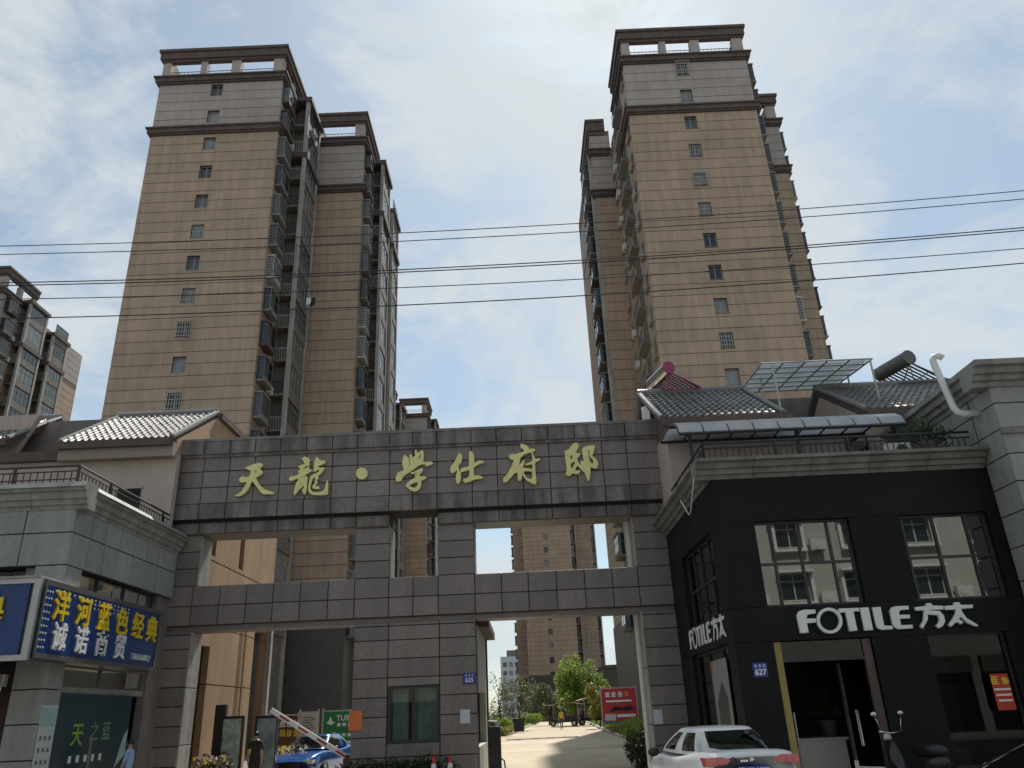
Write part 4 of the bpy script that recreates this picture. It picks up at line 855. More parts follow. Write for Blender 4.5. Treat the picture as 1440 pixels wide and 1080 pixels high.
MB().box((-9.84,25.9,10.5),(-9.8,26.2,10.85)).build('vent',PANE_D,lsh)
railing(lsh,(-15.5,LYF-.05),(-9.72,LYF-.05),lt,7.2,.15,1.45); railing(lsh,(-9.72,LYF-.05),(-9.72,21.3),lt,7.2,.15,1.45)
# side wall behind the gate, facing the lane
bw=[(24.3,25.2,GZ,4.0),(29.3,30.6,GZ,4.9)]
for ya_,yb_ in ((24.35,24.85),(27.0,27.45)): MB().box((-9.9,ya_,6.7),(-9.88,yb_,8.3)).build('slot_window',PANE_D,lsh)
MB().box((-9.93,24.3,GZ),(-9.9,25.2,4.0)).build('door',M('dark_door',(.02,.017,.015),.5),lsh)
levs=[(GZ,2.9),(2.93,4.58),(4.61,6.53),(6.57,9.1)]
for a,b in levs:
    m=MB(); cur=22.9; ops=bw if a<4.7 else []
    if a>6.5: ops=[(24.35,24.85,6.7,8.3),(27.0,27.45,6.7,8.3)]
    for o in ops:
        if o[3]<=a or o[2]>=b: continue
        m.box((-9.95,cur,a),(-9.7,o[0],b))
        if o[3]<b: m.box((-9.95,o[0],o[3]),(-9.7,o[1],b))
        if o[2]>a: m.box((-9.95,o[0],a),(-9.7,o[1],o[2]))
        cur=o[1]
    m.box((-9.95,cur,a),(-9.7,31,b)); m.build('lane_wall',GABLE,lsh)
MB().box((-16,22.2,GZ),(-10.5,30.9,9.0)).build('core_wall',M('dark_core',(.03,.025,.022),.8),lsh)
MB().box((-9.68,30.62,GZ),(-9.5,30.85,6.6)).build('corner_trim',PILAST,lsh); MB().tube([(-9.64,28.2,GZ),(-9.64,28.2,5.5)],.035,8).build('rain_pipe',GABLE,lsh)
# ------------------------------------------------------------------ wires over the street
poles=[]
CABLE=M('black_cable',(.015,.015,.016),.6,.05); CPOLE=M('concrete_pole',(.32,.31,.29),.85,.15,2)
wz=[10.78,10.55,9.93,9.84,9.52,9.12]
for sx,lab in ((-1,'concrete utility pole beyond the left shop, carrying the street cables'),(1,'concrete utility pole beyond the stone pavilion, carrying the street cables')):
    t=thing('utility_pole',lab,'pole',(sx*27,13,GZ)); MB().tube([(sx*27,13,GZ),(sx*27,13,12.6)],[.19,.12],14).build('shaft',CPOLE,t)
    for k,z in enumerate(wz): MB().box((sx*27-.05,12.7,z+1.26),(sx*27+.05,13.2,z+1.33)).build('bracket',CAGE,t)
for k,z in enumerate(wz):
    zm=z-.2; sp=[(x,13-.05*(k%2),zm+.002*x*x+(.011 if k!=4 else .006)*x+.003*math.sin(x*.7+k)) for x in [-27+54*i/60 for i in range(61)]]
    o=MB().tube(sp,.011 if k in (2,3,5) else .009,5).build('overhead_cable',CABLE)
    tag(o,'black overhead cable, '+('topmost','second from the top','third from the top','fourth from the top','fifth from the top','lowest')[k]+' of the street cables','cable','overhead street cables')
# ------------------------------------------------------------------ buildings across the street (seen mirrored in the shop windows)
OPW=M('pale_tile_facade',(.42,.43,.39),.7,.08,.8,.05,20,streak=.05)
def opposite(label,x0,x1,yf,floors,sp,base):
    t=thing('apartment_block',label,'building',((x0+x1)/2,yf-5,GZ)); fl=2.75
    xs=[]; x=x0+2.0
    while x<x1-1.5: xs.append(x); x+=sp
    top=base+floors*fl
    ops=[(x-.75,x+.75) for x in xs]
    def seg(z0,z1,op):
        m=MB(); cur=x0
        if op:
            for a,b in ops: m.box((cur,yf-.25,z0),(a,yf,z1)); cur=b
        m.box((cur,yf-.25,z0),(x1,yf,z1)); tag(m.build('wall',OPW,t),kind='stuff')
    seg(3.5,base+.9,False); nb=int((x1-x0)/4.2); bw_=(x1-x0)/nb
    for k in range(nb):
        xx=x0+k*bw_; MB().box((xx,yf-.25,GZ),(xx+.5,yf,3.5)).build('shopfront_pier',OPW,t); MB().box((xx+.5,yf-.2,GZ),(xx+bw_,yf-.15,2.7)).build('shopfront_glass',PANE_D,t)
        MB().box((xx+.5,yf-.15,2.7),(xx+bw_,yf+.25,3.5)).build('shopfront_fascia',(BASEST,EAVE,DKM,SHADEW)[k%4],t)
    for k in range(floors):
        z=base+k*fl; seg(z+.9,z+2.3,True); seg(z+2.3,z+fl+.9 if k<floors-1 else z+fl+.8,False)
        for x in xs:
            window(t,(x,yf-.1,z+1.6),1.5,1.4,math.pi,fr=WHITEFR,mull=1,tran=.3,panes=(PANE_D,PANE_D,PANE_M))
            m=MB(); m.box((x-.95,yf,z+2.32),(x+.95,yf+.4,z+2.42)); m.box((x-.95,yf,z+.78),(x-.78,yf+.16,z+2.32)); m.box((x+.78,yf,z+.78),(x+.95,yf+.16,z+2.32)); m.box((x-.95,yf,z+.66),(x+.95,yf+.3,z+.78)); m.build('window_surround',WHITEFR,t)
            if random.random()<.4: link('air_conditioner',aircon_mesh(),t,(x+1.5,yf+.3,z+.7),math.pi)
    MB().box((x0,yf-11,GZ),(x1,yf-.6,top)).build('core',SHADEW,t); MB().box((x0-.3,yf-11,top),(x1+.3,yf+.35,top+.35)).build('roof',CORND,t)
opposite('pale tiled apartment block with white framed windows across the street, right part',9.0,36,-9.2,6,3.5,5.65)
opposite('pale tiled apartment block with white framed windows across the street, left part',-40,3.5,-10.5,3,3.8,4.6)
# ------------------------------------------------------------------ vehicles
def sedan(label,loc,rz,paint,front=False,plate=None,s=1.0):
    t=thing('car',label,'car',loc,rz=rz)
    def add(name,mb,mat,parent=None,smooth=True):
        mb.smooth=smooth; o=put(name,mb.mesh(name,mat),parent or t,loc,rz,(s,s,s)); return o
    st=[(0,.70,.97,.38),(.05,.78,1.03,.32),(.18,.83,1.065,.26),(.5,.855,1.07,.2),(1.0,.87,1.05,.18),(1.7,.875,.985,.18),(2.6,.875,.95,.18),(3.3,.87,.965,.18),(3.7,.86,.92,.2),(4.1,.82,.85,.22),(4.35,.75,.76,.28),(4.48,.62,.66,.34)]
    prof=lambda w,zt,zb:[(0,zb),(w*.8,zb),(w*.97,zb+.1),(w,zb+.28),(w,zt-.28),(w*.985,zt-.12),(w*.93,zt-.03),(w*.8,zt),(w*.4,zt+.018),(0,zt+.022)]
    m=MB()
    for y,w_,zt,zb in st:
        h=prof(w_,zt,zb); ring=h+[(-a,b) for a,b in h[-2:0:-1]]; m.v+=[(a,y,b) for a,b in ring]
    n=18
    for k in range(len(st)-1):
        for j in range(n): q=(j+1)%n; m.f.append((k*n+j,k*n+q,(k+1)*n+q,(k+1)*n+j))
    m.f.append(tuple(range(n))); m.f.append(tuple((len(st)-1)*n+j for j in range(n))[::-1])
    body=add('body',m,paint)
    def gp(a,v,off=0):
        hw=.80+(.575-.80)*v+.03*math.sin(math.pi*v); yr=.66+(1.25-.66)*v; yf=3.42+(2.5-3.42)*v; z=1.01+.4*v**.92; c,sn=math.cos(a),math.sin(a); e=2/5.5
        x=(hw+off)*math.copysign(abs(c)**e,c); y=(yr+yf)/2+((yf-yr)/2+off)*math.copysign(abs(sn)**e,sn); return (x,y,z+off*.4)
    m=MB(); na,nv=64,8
    for v in range(nv+1):
        for a in range(na): m.v.append(gp(2*math.pi*a/na,v/nv))
    for k,(f,dz) in enumerate(((.97,.018),(.85,.035),(.5,.05))):
        for a in range(na):
            x,y,z=gp(2*math.pi*a/na,1); m.v.append((x*f,1.91+(y-1.91)*f,z+dz))
    for k in range(nv+3):
        for a in range(na): q=(a+1)%na; m.f.append((k*na+a,k*na+q,(k+1)*na+q,(k+1)*na+a))
    m.f.append(tuple((nv+3)*na+a for a in range(na)))
    cab=add('cabin',m,paint)
    CG=glassmat('car_window_glass',(.05,.06,.062),.16,1.6)
    CG2=glassmat('car_rear_glass',(.06,.075,.078),.34,1.6)
    def gl(name,a0,a1,v0,v1,gm=None):
        m=MB(); N1,N2=20,8
        for j in range(N2+1):
            for i in range(N1+1): m.v.append(gp(R(a0+(a1-a0)*i/N1),v0+(v1-v0)*j/N2,.007))
        for j in range(N2):
            for i in range(N1): k=j*(N1+1)+i; m.f.append((k,k+1,k+N1+2,k+N1+1))
        add(name,m,gm or CG)
    gl('rear_window',226,314,.1,.93,CG2); gl('windscreen',46,134,.08,.95)
    for a,b in ((-42,-4),(0,41),(139,180),(184,222)): gl('side_window',a,b,.12,.88)
    red=M('tail_lamp_red',(.45,.012,.015),.12,.2,9,spec=.8); dkr=M('tail_lamp_dark_red',(.16,.008,.01),.15)
    for sx in (-1,1):
        pl=[(.82*sx,1.0),(.52*sx,1.01),(.36*sx,.96),(.45*sx,.89),(.82*sx,.865)]
        if not front:
            o=add('tail_light',MB().prism(pl if sx>0 else pl[::-1],-.012,.26,'y'),red,smooth=False)
            add('lamp_divider',MB().box((.6*sx-.006,-.016,.88),(.6*sx+.006,0,1.0)),dkr,smooth=False)
        hl=[(.8*sx,.72),(.42*sx,.7),(.5*sx,.58),(.76*sx,.6)]; add('headlight',MB().prism(hl,4.2,4.47,'y'),M('headlamp_glass',(.5,.52,.55),.08,spec=1.0),smooth=False)
        mi=MB(); mi.sphere((.99*sx,2.95,1.0),(.12,.075,.085),12,8); add('mirror',mi,M('black_trim',(.015,.015,.016),.35))
        for y in (.85,3.55):
            wh=MB(); wh.tube([(.66*sx,y,.32),(.885*sx,y,.32)],.32,24); o=add('wheel',wh,M('tyre_rubber',(.02,.02,.02),.8)); add('rim',MB().tube([(.885*sx,y,.32),(.893*sx,y,.32)],.2,20),CHROME,o)
    add('grille',MB().box((-.35,4.44,.48),(.35,4.5,.66)),M('black_trim',(.015,.015,.016),.35),smooth=False); add('rear_bumper',MB().box((-.7,-.03,.34),(.7,.1,.5)),M('black_trim',(.015,.015,.016),.35),smooth=False)
    if plate:
        pb=add('number_plate',MB().box((-.24,-.03,.7),(.24,.03,.85)),BLUEPL,smooth=False); mt=text_mesh(plate,.125,SMALLTXT,.002,.003,'plate_digits')
        for v in mt.vertices: v.co=(v.co.x,v.co.y-.034,v.co.z+.775)
        put('plate_digits',mt,t,loc,rz,(s,s,s))
        em=MB(); em.tube([(0,.01,.94),(0,-.015,.94)],.045,20); add('emblem',em,CHROME)
        ar=MB(); ar.tube([(-.33+.05*math.cos(R(a)),-.005,.93+.06*math.sin(R(a))) for a in range(-20,201,20)],.011,6); add('arch_sticker',ar,M('black_trim',(.015,.015,.016),.35))
        for k in range(3): add('badge_letter',MB().box((-.2+k*.045,-.004,.92),(-.17+k*.045,.03,.95)),CHROME,smooth=False)
    return t
CARW=M('white_car_paint',(.82,.82,.81),.3,.02,spec=.4,coat=.25); CARB=M('bright_blue_car_paint',(.02,.11,.42),.2,.03,metal=.5,coat=1)
sedan('white sedan parked tail out in front of the black shop',(3.5,13.6,.02),R(5),CARW,plate='皖HD6053',s=.92)
sedan('bright blue sedan waiting behind the red and white barrier arm',(-6.55,29.6,.05),R(180-8),CARB,front=True,s=.9)
sedan('white sedan parked side on, its windscreen edge beside the stone pavilion',(8.2,9.0,GZ+.006),R(90),CARW,front=True)
def trike(label,loc,rz,canopy,s=1.0):
    t=thing('electric_tricycle',label,'tricycle',loc,rz=rz); rd=Matrix.Rotation(rz,4,'Z')
    BK=M('black_trim',(.015,.015,.016),.35); RD=M('maroon_panel',(.16,.03,.03),.4)
    def add(n,mb,mat,par=None,sm=False): mb.smooth=sm; return put(n,mb.mesh(n,mat),par or t,loc,rz,(s,s,s))
    add('body',MB().prism([(-1.3,.35),(1.0,.35),(1.25,.75),(1.05,1.1),(.9,.6),(-.1,.6),(-.15,.85),(-1.3,.9)],-.5,.5,'x'),BK); add('seat',MB().box((-.5,-.6,.85),(.5,-.1,1.0)),RD); add('backrest',MB().box((-.5,-1.25,.9),(.5,-1.1,1.5)),RD)
    cm=MB()
    for k in range(8):
        y0=-1.4+k*.36; y1=y0+.36; z=lambda y:2.05-.09*(y+.1)**2
        cm.prism([(y0,z(y0)),(y1,z(y1)),(y1,z(y1)-.04),(y0,z(y0)-.04)],-.62,.62,'x')
    add('canopy',cm,canopy)
    for x in (-.55,.55):
        for y in (-1.25,1.0): add('canopy_post',MB().tube([(x,y,.6),(x,y,2.0)],.025,6),CAGE)
    add('windscreen',MB().quad((-.5,1.15,1.0),(.5,1.15,1.0),(.5,1.0,1.85),(-.5,1.0,1.85)),CLR); add('handlebar',MB().tube([(-.35,.85,1.15),(0,.95,1.1),(.35,.85,1.15)],.02,6),BK)
    for x,y in ((0,1.15),(-.5,-.85),(.5,-.85)):
        w_=add('wheel',MB().tube([(x-.06,y,.27),(x+.06,y,.27)],.27,18),M('tyre_rubber',(.02,.02,.02),.8)); add('rim',MB().tube([(x-.065,y,.27),(x+.065,y,.27)],.13,14),CHROME,w_)
    return t
PK=M('faded_pink_canopy',(.42,.26,.24),.6,.1); 
trike('dark tricycle with a faded pink canopy parked beside the green tree',(3.9,86,.34),R(80),PK,1.1); trike('larger dark tricycle with a raised maroon canopy by the driveway end',(6.9,84.5,.34),R(100),M('maroon_canopy',(.26,.13,.13),.6,.1),1.28)
# scooter in front of the shop window
sc=thing('scooter','black electric scooter with chrome mirrors parked before the shop window','scooter',(7.0,15.75,PVZ))
def sa(n,mb,mat,sm=True): mb.smooth=sm; return put(n,mb.mesh(n,mat),sc,(7.0,15.75,PVZ),R(18))
GS=M('black_scooter_plastic',(.018,.018,.019),.25,.1)
sa('body',MB().tube([(0,-.75,.62),(0,-.3,.55),(0,-.05,.34),(0,.3,.34),(0,.5,.6),(0,.52,.95)],[.1,.17,.12,.12,.16,.1],14),GS); sa('seat',MB().tube([(0,-.75,.78),(0,-.4,.8),(0,-.1,.76)],[.08,.13,.1],12),M('black_trim',(.015,.015,.016),.35)); sa('handlebar',MB().tube([(-.32,.42,1.1),(0,.5,1.06),(.32,.42,1.1)],.018,8),CHROME)
for x in (-1,1): sa('mirror_stalk',MB().tube([(.22*x,.46,1.1),(.3*x,.48,1.36)],.009,6),CHROME); sa('mirror',MB().sphere((.31*x,.47,1.4),(.085,.025,.05),10,6),CHROME)
sa('headlight',MB().sphere((0,.6,.98),(.09,.06,.08),12,8),M('headlamp_glass',(.5,.52,.55),.08,spec=1.0))
for y in (-.62,.62): sa('wheel',MB().tube([(-.05,y,.22),(.05,y,.22)],.22,20),M('tyre_rubber',(.02,.02,.02),.8))
# ------------------------------------------------------------------ vegetation
def leaves(mb,cent,rad,n,size,rnd,flat=.5):
    for k in range(n):
        while True:
            q=Vector((rnd.uniform(-1,1),rnd.uniform(-1,1),rnd.uniform(-1,1)))
            if .15<q.length<=1: break
        q=q*(q.length**-.35 if q.length>.3 else 1)
        p=Vector(cent)+Vector((q.x*rad[0],q.y*rad[1],q.z*rad[2])); a=Vector((rnd.gauss(0,1),rnd.gauss(0,1),rnd.gauss(0,flat))).normalized()*size*rnd.uniform(.6,1.3); b=a.cross(Vector((rnd.gauss(0,1),rnd.gauss(0,1),rnd.gauss(0,1)))).normalized()*size*.42
        mb.quad(p-a,p+b*1.0-a*.1,p+a,p-b-a*.1)
BARK=M('tree_bark',(.1,.075,.055),.9,.3,8,.5,40)
def tree(label,loc,h,rx,rz_,leafm,seed,nc=16,nl=260,size=.16,trunk=.13,name='tree',low=.35):
    rnd=random.Random(seed); t=thing(name,label,'tree',loc); x,y,z=loc
    m=MB(); m.smooth=True; top=Vector((x+rnd.uniform(-.3,.3),y,z+h*.72)); pts=[Vector((x,y,z)),Vector((x+.08,y,z+h*.25)),Vector((x-.05,y+.05,z+h*.5)),top]; m.tube(pts,[trunk,trunk*.8,trunk*.55,trunk*.2],8)
    cs=[]
    for k in range(nc):
        a=k*2.4+rnd.uniform(-.4,.4); f=rnd.uniform(low,1); r=rnd.uniform(.35,.95)*math.sin(math.pi*min(1,.25+.7*(1-f)+.1)); c=Vector((x+math.cos(a)*r*rx,y+math.sin(a)*r*rx,z+h*f-.1*h)); cs.append(c)
        s0=pts[1].lerp(top,max(0,(f-.35))*.9); m.tube([s0,s0.lerp(c,.5)+Vector((0,0,.1)),c],[trunk*.35,trunk*.22,trunk*.08],5)
    m.build('trunk',BARK,t); m=MB()
    for c in cs: leaves(m,c,(rx*.36,rx*.36,rz_*.24),nl,size,rnd)
    m.build('crown',leafm,t); return t
LG=leafmat('bright_spring_leaf',(.2,.28,.05),.5,.5); LO=leafmat('olive_leaf',(.12,.14,.055),.4,.4); LD=leafmat('dark_evergreen_leaf',(.028,.045,.018),.4,.25); LY2=leafmat('yellow_green_leaf',(.25,.24,.05),.35,.4)
tree('bright spring green tree in front of the far tower beside the drive',(5.4,93,.34),7.2,2.2,5.2,LG,5,22,170,.2,.16)
tree('smaller bright green tree leaning right of the tall green tree',(7.7,94,.34),5.4,1.6,3.6,LG,9,14,260,.18,.1)
tree('thin olive green tree beside the guard house end',(-2.3,72,.34),4.7,1.6,3.4,LO,12,14,110,.1,.08,low=.25)
tree('bushy olive tree with drooping twigs next to the litter bin',(-.7,76,.34),4.4,1.7,3.6,LO,15,18,120,.11,.08,low=.2)
tree('dull green round tree at the foot of the far tower',(2.6,99,.34),4.6,1.9,3.6,LO,18,14,240,.16,.1,low=.25)
tree('dark shrubby tree with white blossom at the tower podium',(-6.1,38,.1),4.3,1.1,2.6,LO,22,12,220,.1,.07,low=.3)
tree('small bare-stemmed yellowish shrub tree left of the red notice board',(6.0,70,.34),3.4,1.2,2.4,LY2,25,10,200,.13,.06)
def shrub(label,loc,r,leafm,n,size,seed,name='shrub',cat='shrub',clumps=7):
    rnd=random.Random(seed); t=thing(name,label,cat,loc); x,y,z=loc; m=MB()
    for k in range(clumps): m.tube([(x+rnd.uniform(-.4,.4)*r[0],y+rnd.uniform(-.4,.4)*r[1],z),(x+rnd.uniform(-.7,.7)*r[0],y+rnd.uniform(-.7,.7)*r[1],z+r[2]*1.3)],[.02,.008],5)
    m.build('stems',BARK,t); m=MB()
    for k in range(clumps): leaves(m,(x+rnd.uniform(-.6,.6)*r[0],y+rnd.uniform(-.5,.5)*r[1],z+r[2]*rnd.uniform(.7,1.15)),(r[0]*.5,r[1]*.6,r[2]*.75),n//clumps,size,rnd,1)
    m.build('foliage',leafm,t); return t
shrub('dark clipped hedge below the guard house window',(-3.2,21.2,GZ),(1.6,.5,.55),LD,4200,.06,31,'hedge','hedge',18)
shrub('dark rounded hedge at the foot of the right gate pillar',(3.55,26.2,0),(.75,1.5,.62),LD,3600,.06,33,'hedge','hedge',14)
shrub('grassy green hedge behind the dark rounded hedge',(5.2,36,.3),(1.3,2.5,.6),LG,2600,.09,35,'hedge','hedge',12)
shrub('round clipped green bush beside the litter bin',(-2.0,67,.34),(.9,.9,.7),LG,1800,.09,36)
shrub('golden shrub on the grass edge by the drive',(5.9,52,.34),(.9,1.6,.4),LY2,1500,.08,37)
shrub('golden ground shrub on the left kerb of the drive',(-1.9,60,.34),(.9,1.2,.35),LY2,1300,.08,38)
for k,(x,y) in enumerate(((-4.6,70),(-3.6,80),(.6,108))): shrub(('low','wide','far')[k]+' green shrub on the lawn '+('before the olive trees','behind the olive trees','under the far tower')[k],(x,y,.34),(1.7,1.4,.8),LG,1700,.12,40+k)
def grass(name,label,poly,n,seed,h=.12):
    rnd=random.Random(seed); m=MB(); x0,x1,y0,y1=poly
    for k in range(n):
        y=rnd.uniform(y0,y1); f=(y-y0)/(y1-y0); xa=x0[0]+(x0[1]-x0[0])*f; xb=x1[0]+(x1[1]-x1[0])*f; x=rnd.uniform(xa,xb); a=rnd.uniform(0,6.28); d=Vector((math.cos(a),math.sin(a),0))*.04; l=Vector((rnd.gauss(0,.05),rnd.gauss(0,.05),h*rnd.uniform(.5,1.3)*1.6))
        p=Vector((x,y,.355)); m.quad(p-d,p+d,p+l)
    o=m.build(name,LG); return tag(o,label,'grass',kind='stuff')
grass('grass','short bright grass of the lawn beside the left kerb',((-9,-6),(-1.5,1.3),62.5,130),14000,51)
grass('grass','short bright grass of the lawn beside the right kerb',((4.85,9.0),(9,14),34,130),12000,52)
# flower bed and planters inside the left lane
def flowers(label,loc,r,cols,seed,n=150):
    rnd=random.Random(seed); t=shrub(label,loc,r,LD,1400,.06,seed,'flower_bed','flowers',9); x,y,z=loc
    for ci,c in enumerate(cols):
        fm=MB()
        for k in range(n):
            p=Vector((x+rnd.uniform(-1,1)*r[0],y+rnd.uniform(-1,.6)*r[1],z+r[2]*rnd.uniform(1.0,1.75))); u=Vector((rnd.gauss(0,1),rnd.gauss(0,1)-1,rnd.gauss(0,1))).normalized(); a=u.orthogonal().normalized()*.045; b=u.cross(a)
            for q in range(5):
                d=a*math.cos(q*1.2566)+b*math.sin(q*1.2566); e=a*math.cos(q*1.2566+.6)+b*math.sin(q*1.2566+.6); fm.quad(p,p+d,p+(d+e)*.62,p+e)
        tag(fm.build('petals',leafmat('petal_%d_%d'%(seed,ci),c,.2,.4),t),kind='stuff')
    return t
YF,PF,WF=(.7,.55,.05),(.5,.35,.38),(.65,.62,.6)
flowers('yellow and pale pink flowers at the foot of the left gate pillar',(-8.75,23.9,GZ),(.5,.5,.62),(PF,WF,YF),61,80)
flowers('yellow flowers growing between the two dark light boxes',(-7.95,25.6,GZ),(.35,.3,.7),(YF,),62,110); flowers('yellow and white flowers between the light box and the blue car',(-7.3,26.6,GZ),(.45,.4,.68),(YF,WF),63,80)
# ------------------------------------------------------------------ lane furniture
BKM=M('black_cabinet',(.012,.012,.013),.4,.1)
def lightbox(label,x,y,w_,h,pic,z=GZ,rz=0.0):
    t=thing('light_box',label,'display stand',(x,y,z)); MB().box((x-w_/2,y,z),(x+w_/2,y+.18,z+h)).build('cabinet',BKM,t); f=MB().box((x-w_/2+.06*w_+.03,y-.012,z+.25),(x+w_/2-.03,y-.002,z+h-.08)).build('screen',pic,t)
    return t
PIC=M('grey_green_poster_print',(.3,.36,.33),.3,.6,3.2); lightbox('slim dark column sign beside the flower bed',-8.95,24.55,.3,2.42,BKM); lightbox('dark light box with a pale green landscape poster',-8.52,24.4,.62,2.1,PIC); lightbox('dark light box behind the person in black',-7.68,24.9,.66,2.08,M('blue_grey_poster_print',(.22,.27,.3),.3,.5,3))
def board(label,x0,x1,y,z0,z1,mat,posts=GZ,frame=CAGE,name='notice_board'):
    t=thing(name,label,'board',((x0+x1)/2,y,posts)); MB().box((x0,y,z0),(x1,y+.05,z1)).build('panel',mat,t)
    for x in (x0-.04,x1+.04): MB().tube([(x,y+.02,posts),(x,y+.02,z1+.12)],.035,8).build('post',frame,t)
    MB().box((x0,y-.01,z1),(x1,y+.06,z1+.05)).build('top_rail',frame,t); return t
BRB=M('brown_banner_print',(.1,.035,.02),.5,.3,2); YB=M('yellow_banner_lettering',(.62,.45,.06),.5,.1)
b1=board('brown notice board with rows of white and yellow print',-9.45,-8.42,31,1.0,1.98,BRB)
for r,(z,mt) in enumerate(((1.72,SMALLTXT),(1.4,YB))):
    for k in range(4): put('heading_mark',mark_mesh(40+k+9*r,.3,mt,.004),b1,(-9.2+k*.26,30.99,z))
b2=board('white printed notice board beside the brown one',-8.3,-7.7,31.02,1.1,2.05,M('pale_board',(.5,.5,.48),.6,.1,6))
for k in range(8): MB().box((-8.22,31.005,1.25+k*.09),(-7.78-.05*(k%3),31.018,1.28+k*.09)).build('text_line',M('grey_print',(.12,.14,.14),.5),b2)
b3=board('green notice board with white lettering beyond the barrier',-7.45,-6.0,31,.7,2.05,M('green_board_print',(.012,.2,.06),.4,.1))
put('lettering',text_mesh('TUBAN',.26,SMALLTXT,.004,.006),b3,(-6.55,30.985,1.82))
for k,(w_,z) in enumerate(((.62,1.55),(.7,1.2),(.6,.95))):
    for j in range(4): MB().box((-6.95+j*.2,30.985,z),(-6.82+j*.2,30.998,z+.11)).build('text_mark',SMALLTXT,b3)
lf=MB().prism([(-7.2,1.9),(-7.12,1.72),(-7.02,1.68),(-7.2,1.6),(-7.36,1.68),(-7.28,1.72)],30.985,30.998,'y'); lf.build('leaf_emblem',SMALLTXT,b3); MB().tube([(-7.05,30.99,1.26),(-7.05,30.98,1.26)],.1,16).build('ring_emblem',SMALLTXT,b3)
rb=board('large red notice board with white and black print right of the drive',5.4,7.85,60,.75,3.1,M('red_board_print',(.42,.03,.04),.45,.12,1.5),.3)
for k,(x,mt) in enumerate(((5.85,SMALLTXT),(6.3,SMALLTXT),(6.75,SMALLTXT),(7.2,M('orange_print',(.75,.2,.06),.7,.05)))): put('heading_mark',mark_mesh(k+20,.46,mt,.006),rb,(x,59.985,2.72))
MB().box((5.7,59.985,2.2),(7.5,59.998,2.32)).build('text_line',SMALLTXT,rb); mk=MB().prism([(5.8,1.55),(6.3,1.95),(6.8,1.8),(7.3,1.95),(7.7,1.7),(7.2,1.6),(6.6,1.62),(6.2,1.6)],59.985,59.998,'y'); mk.build('brush_mark',BKM,rb)
MB().box((5.55,59.985,1.0),(6.3,59.998,1.42)).build('photo_print',M('pale_board',(.5,.5,.48),.6,.1,6),rb); MB().box((6.4,59.985,1.2),(7.7,59.998,1.38)).build('text_line',SMALLTXT,rb); MB().box((5.42,59.984,.77),(7.83,59.997,.92)).build('teal_strip',M('teal_print',(.03,.2,.24),.5),rb)
# barrier
br=thing('barrier_gate','raised red and white striped barrier arm on a maroon post','barrier',(-4.95,23.5,GZ))
MB().box((-5.06,23.46,GZ),(-4.86,23.7,.85)).build('cabinet',M('maroon_cabinet',(.14,.035,.02),.5),br)
A_,B_=Vector((-4.98,23.42,.82)),Vector((-7.12,23.42,2.08)); RDP=M('red_barrier_paint',(.45,.03,.03),.4)
for k in range(8):
    a=A_.lerp(B_,k/8); b=A_.lerp(B_,(k+1)/8); d=(b-a).normalized(); n_=Vector((-d.z,0,d.x))*.065
    m=MB(); m.prism([((a-n_).x,(a-n_).z),((b-n_).x,(b-n_).z),((b+n_).x,(b+n_).z),((a+n_).x,(a+n_).z)],23.4,23.45,'y'); m.build('arm_section',WHITE,br)
    if k%2==0: n2=n_*.4; m=MB(); m.prism([((a-n2).x,(a-n2).z),((b-n2).x,(b-n2).z),((b+n2).x,(b+n2).z),((a+n2).x,(a+n2).z)],23.392,23.399,'y'); m.build('red_stripe',RDP,br)
gp_=thing('gate_terminal','black parking gate terminal with a round camera beside the guard house','terminal',(-.9,23.5,GZ)); MB().box((-1.05,23.4,GZ),(-.74,23.75,1.4)).build('cabinet',BKM,gp_); MB().tube([(-1.05,23.9,1.5),(-.8,23.3,1.48)],.075,14).build('camera',CAGE,gp_); MB().tube([(-.74,23.5,.6),(-.66,23.45,.55),(-.64,23.45,.35)],.02,6).build('hose',BKM,gp_)
bin_=thing('litter_bin','black wheeled litter bin on the left kerb of the drive','bin',(-.65,68,.36)); MB().prism([(-1.05,.42),(-.25,.42),(-.16,1.28),(-1.14,1.28)],67.7,68.4,'y').build('body',BKM,bin_); MB().box((-1.18,67.65,1.28),(-.12,68.45,1.36)).build('lid',BKM,bin_)
for x in (-1.0,-.3): MB().tube([(x-.04,68.4,.45),(x+.04,68.4,.45)],.09,12).build('wheel',BKM,bin_)
hb=thing('speed_hump','dark rubber speed hump across the drive','speed hump',(.9,50,.3))
for k in range(9):
    x=-1.25+k*.47; MB().prism([(49.75,.3),(49.85,.36),(50.2,.36),(50.3,.3)],x,x+.46,'x').build('hump_segment',M('black_rubber',(.03,.03,.03),.8) if k%2 else M('yellowed_rubber',(.14,.11,.05),.8),hb)
def cone(label,x,y):
    t=thing('traffic_cone',label,'traffic cone',(x,y,PVZ)); RC=M('red_cone_plastic',(.55,.04,.03),.45); z=PVZ-.08; MB().box((x-.18,y-.18,z),(x+.18,y+.18,z+.04)).build('base',BKM,t)
    for k,(a,b,mt) in enumerate(((.04,.3,RC),(.3,.5,WHITE),(.5,.68,RC),(.68,.78,WHITE),(.78,.93,RC))): MB().tube([(x,y,z+a),(x,y,z+b)],[.15-.13*a,.15-.13*b],14).build('cone_band',mt,t)
cone('red and white traffic cone beside the dark hedge',-2.2,20.0); cone('red and white traffic cone with a taller top, by the guard pier',-1.82,20.05)
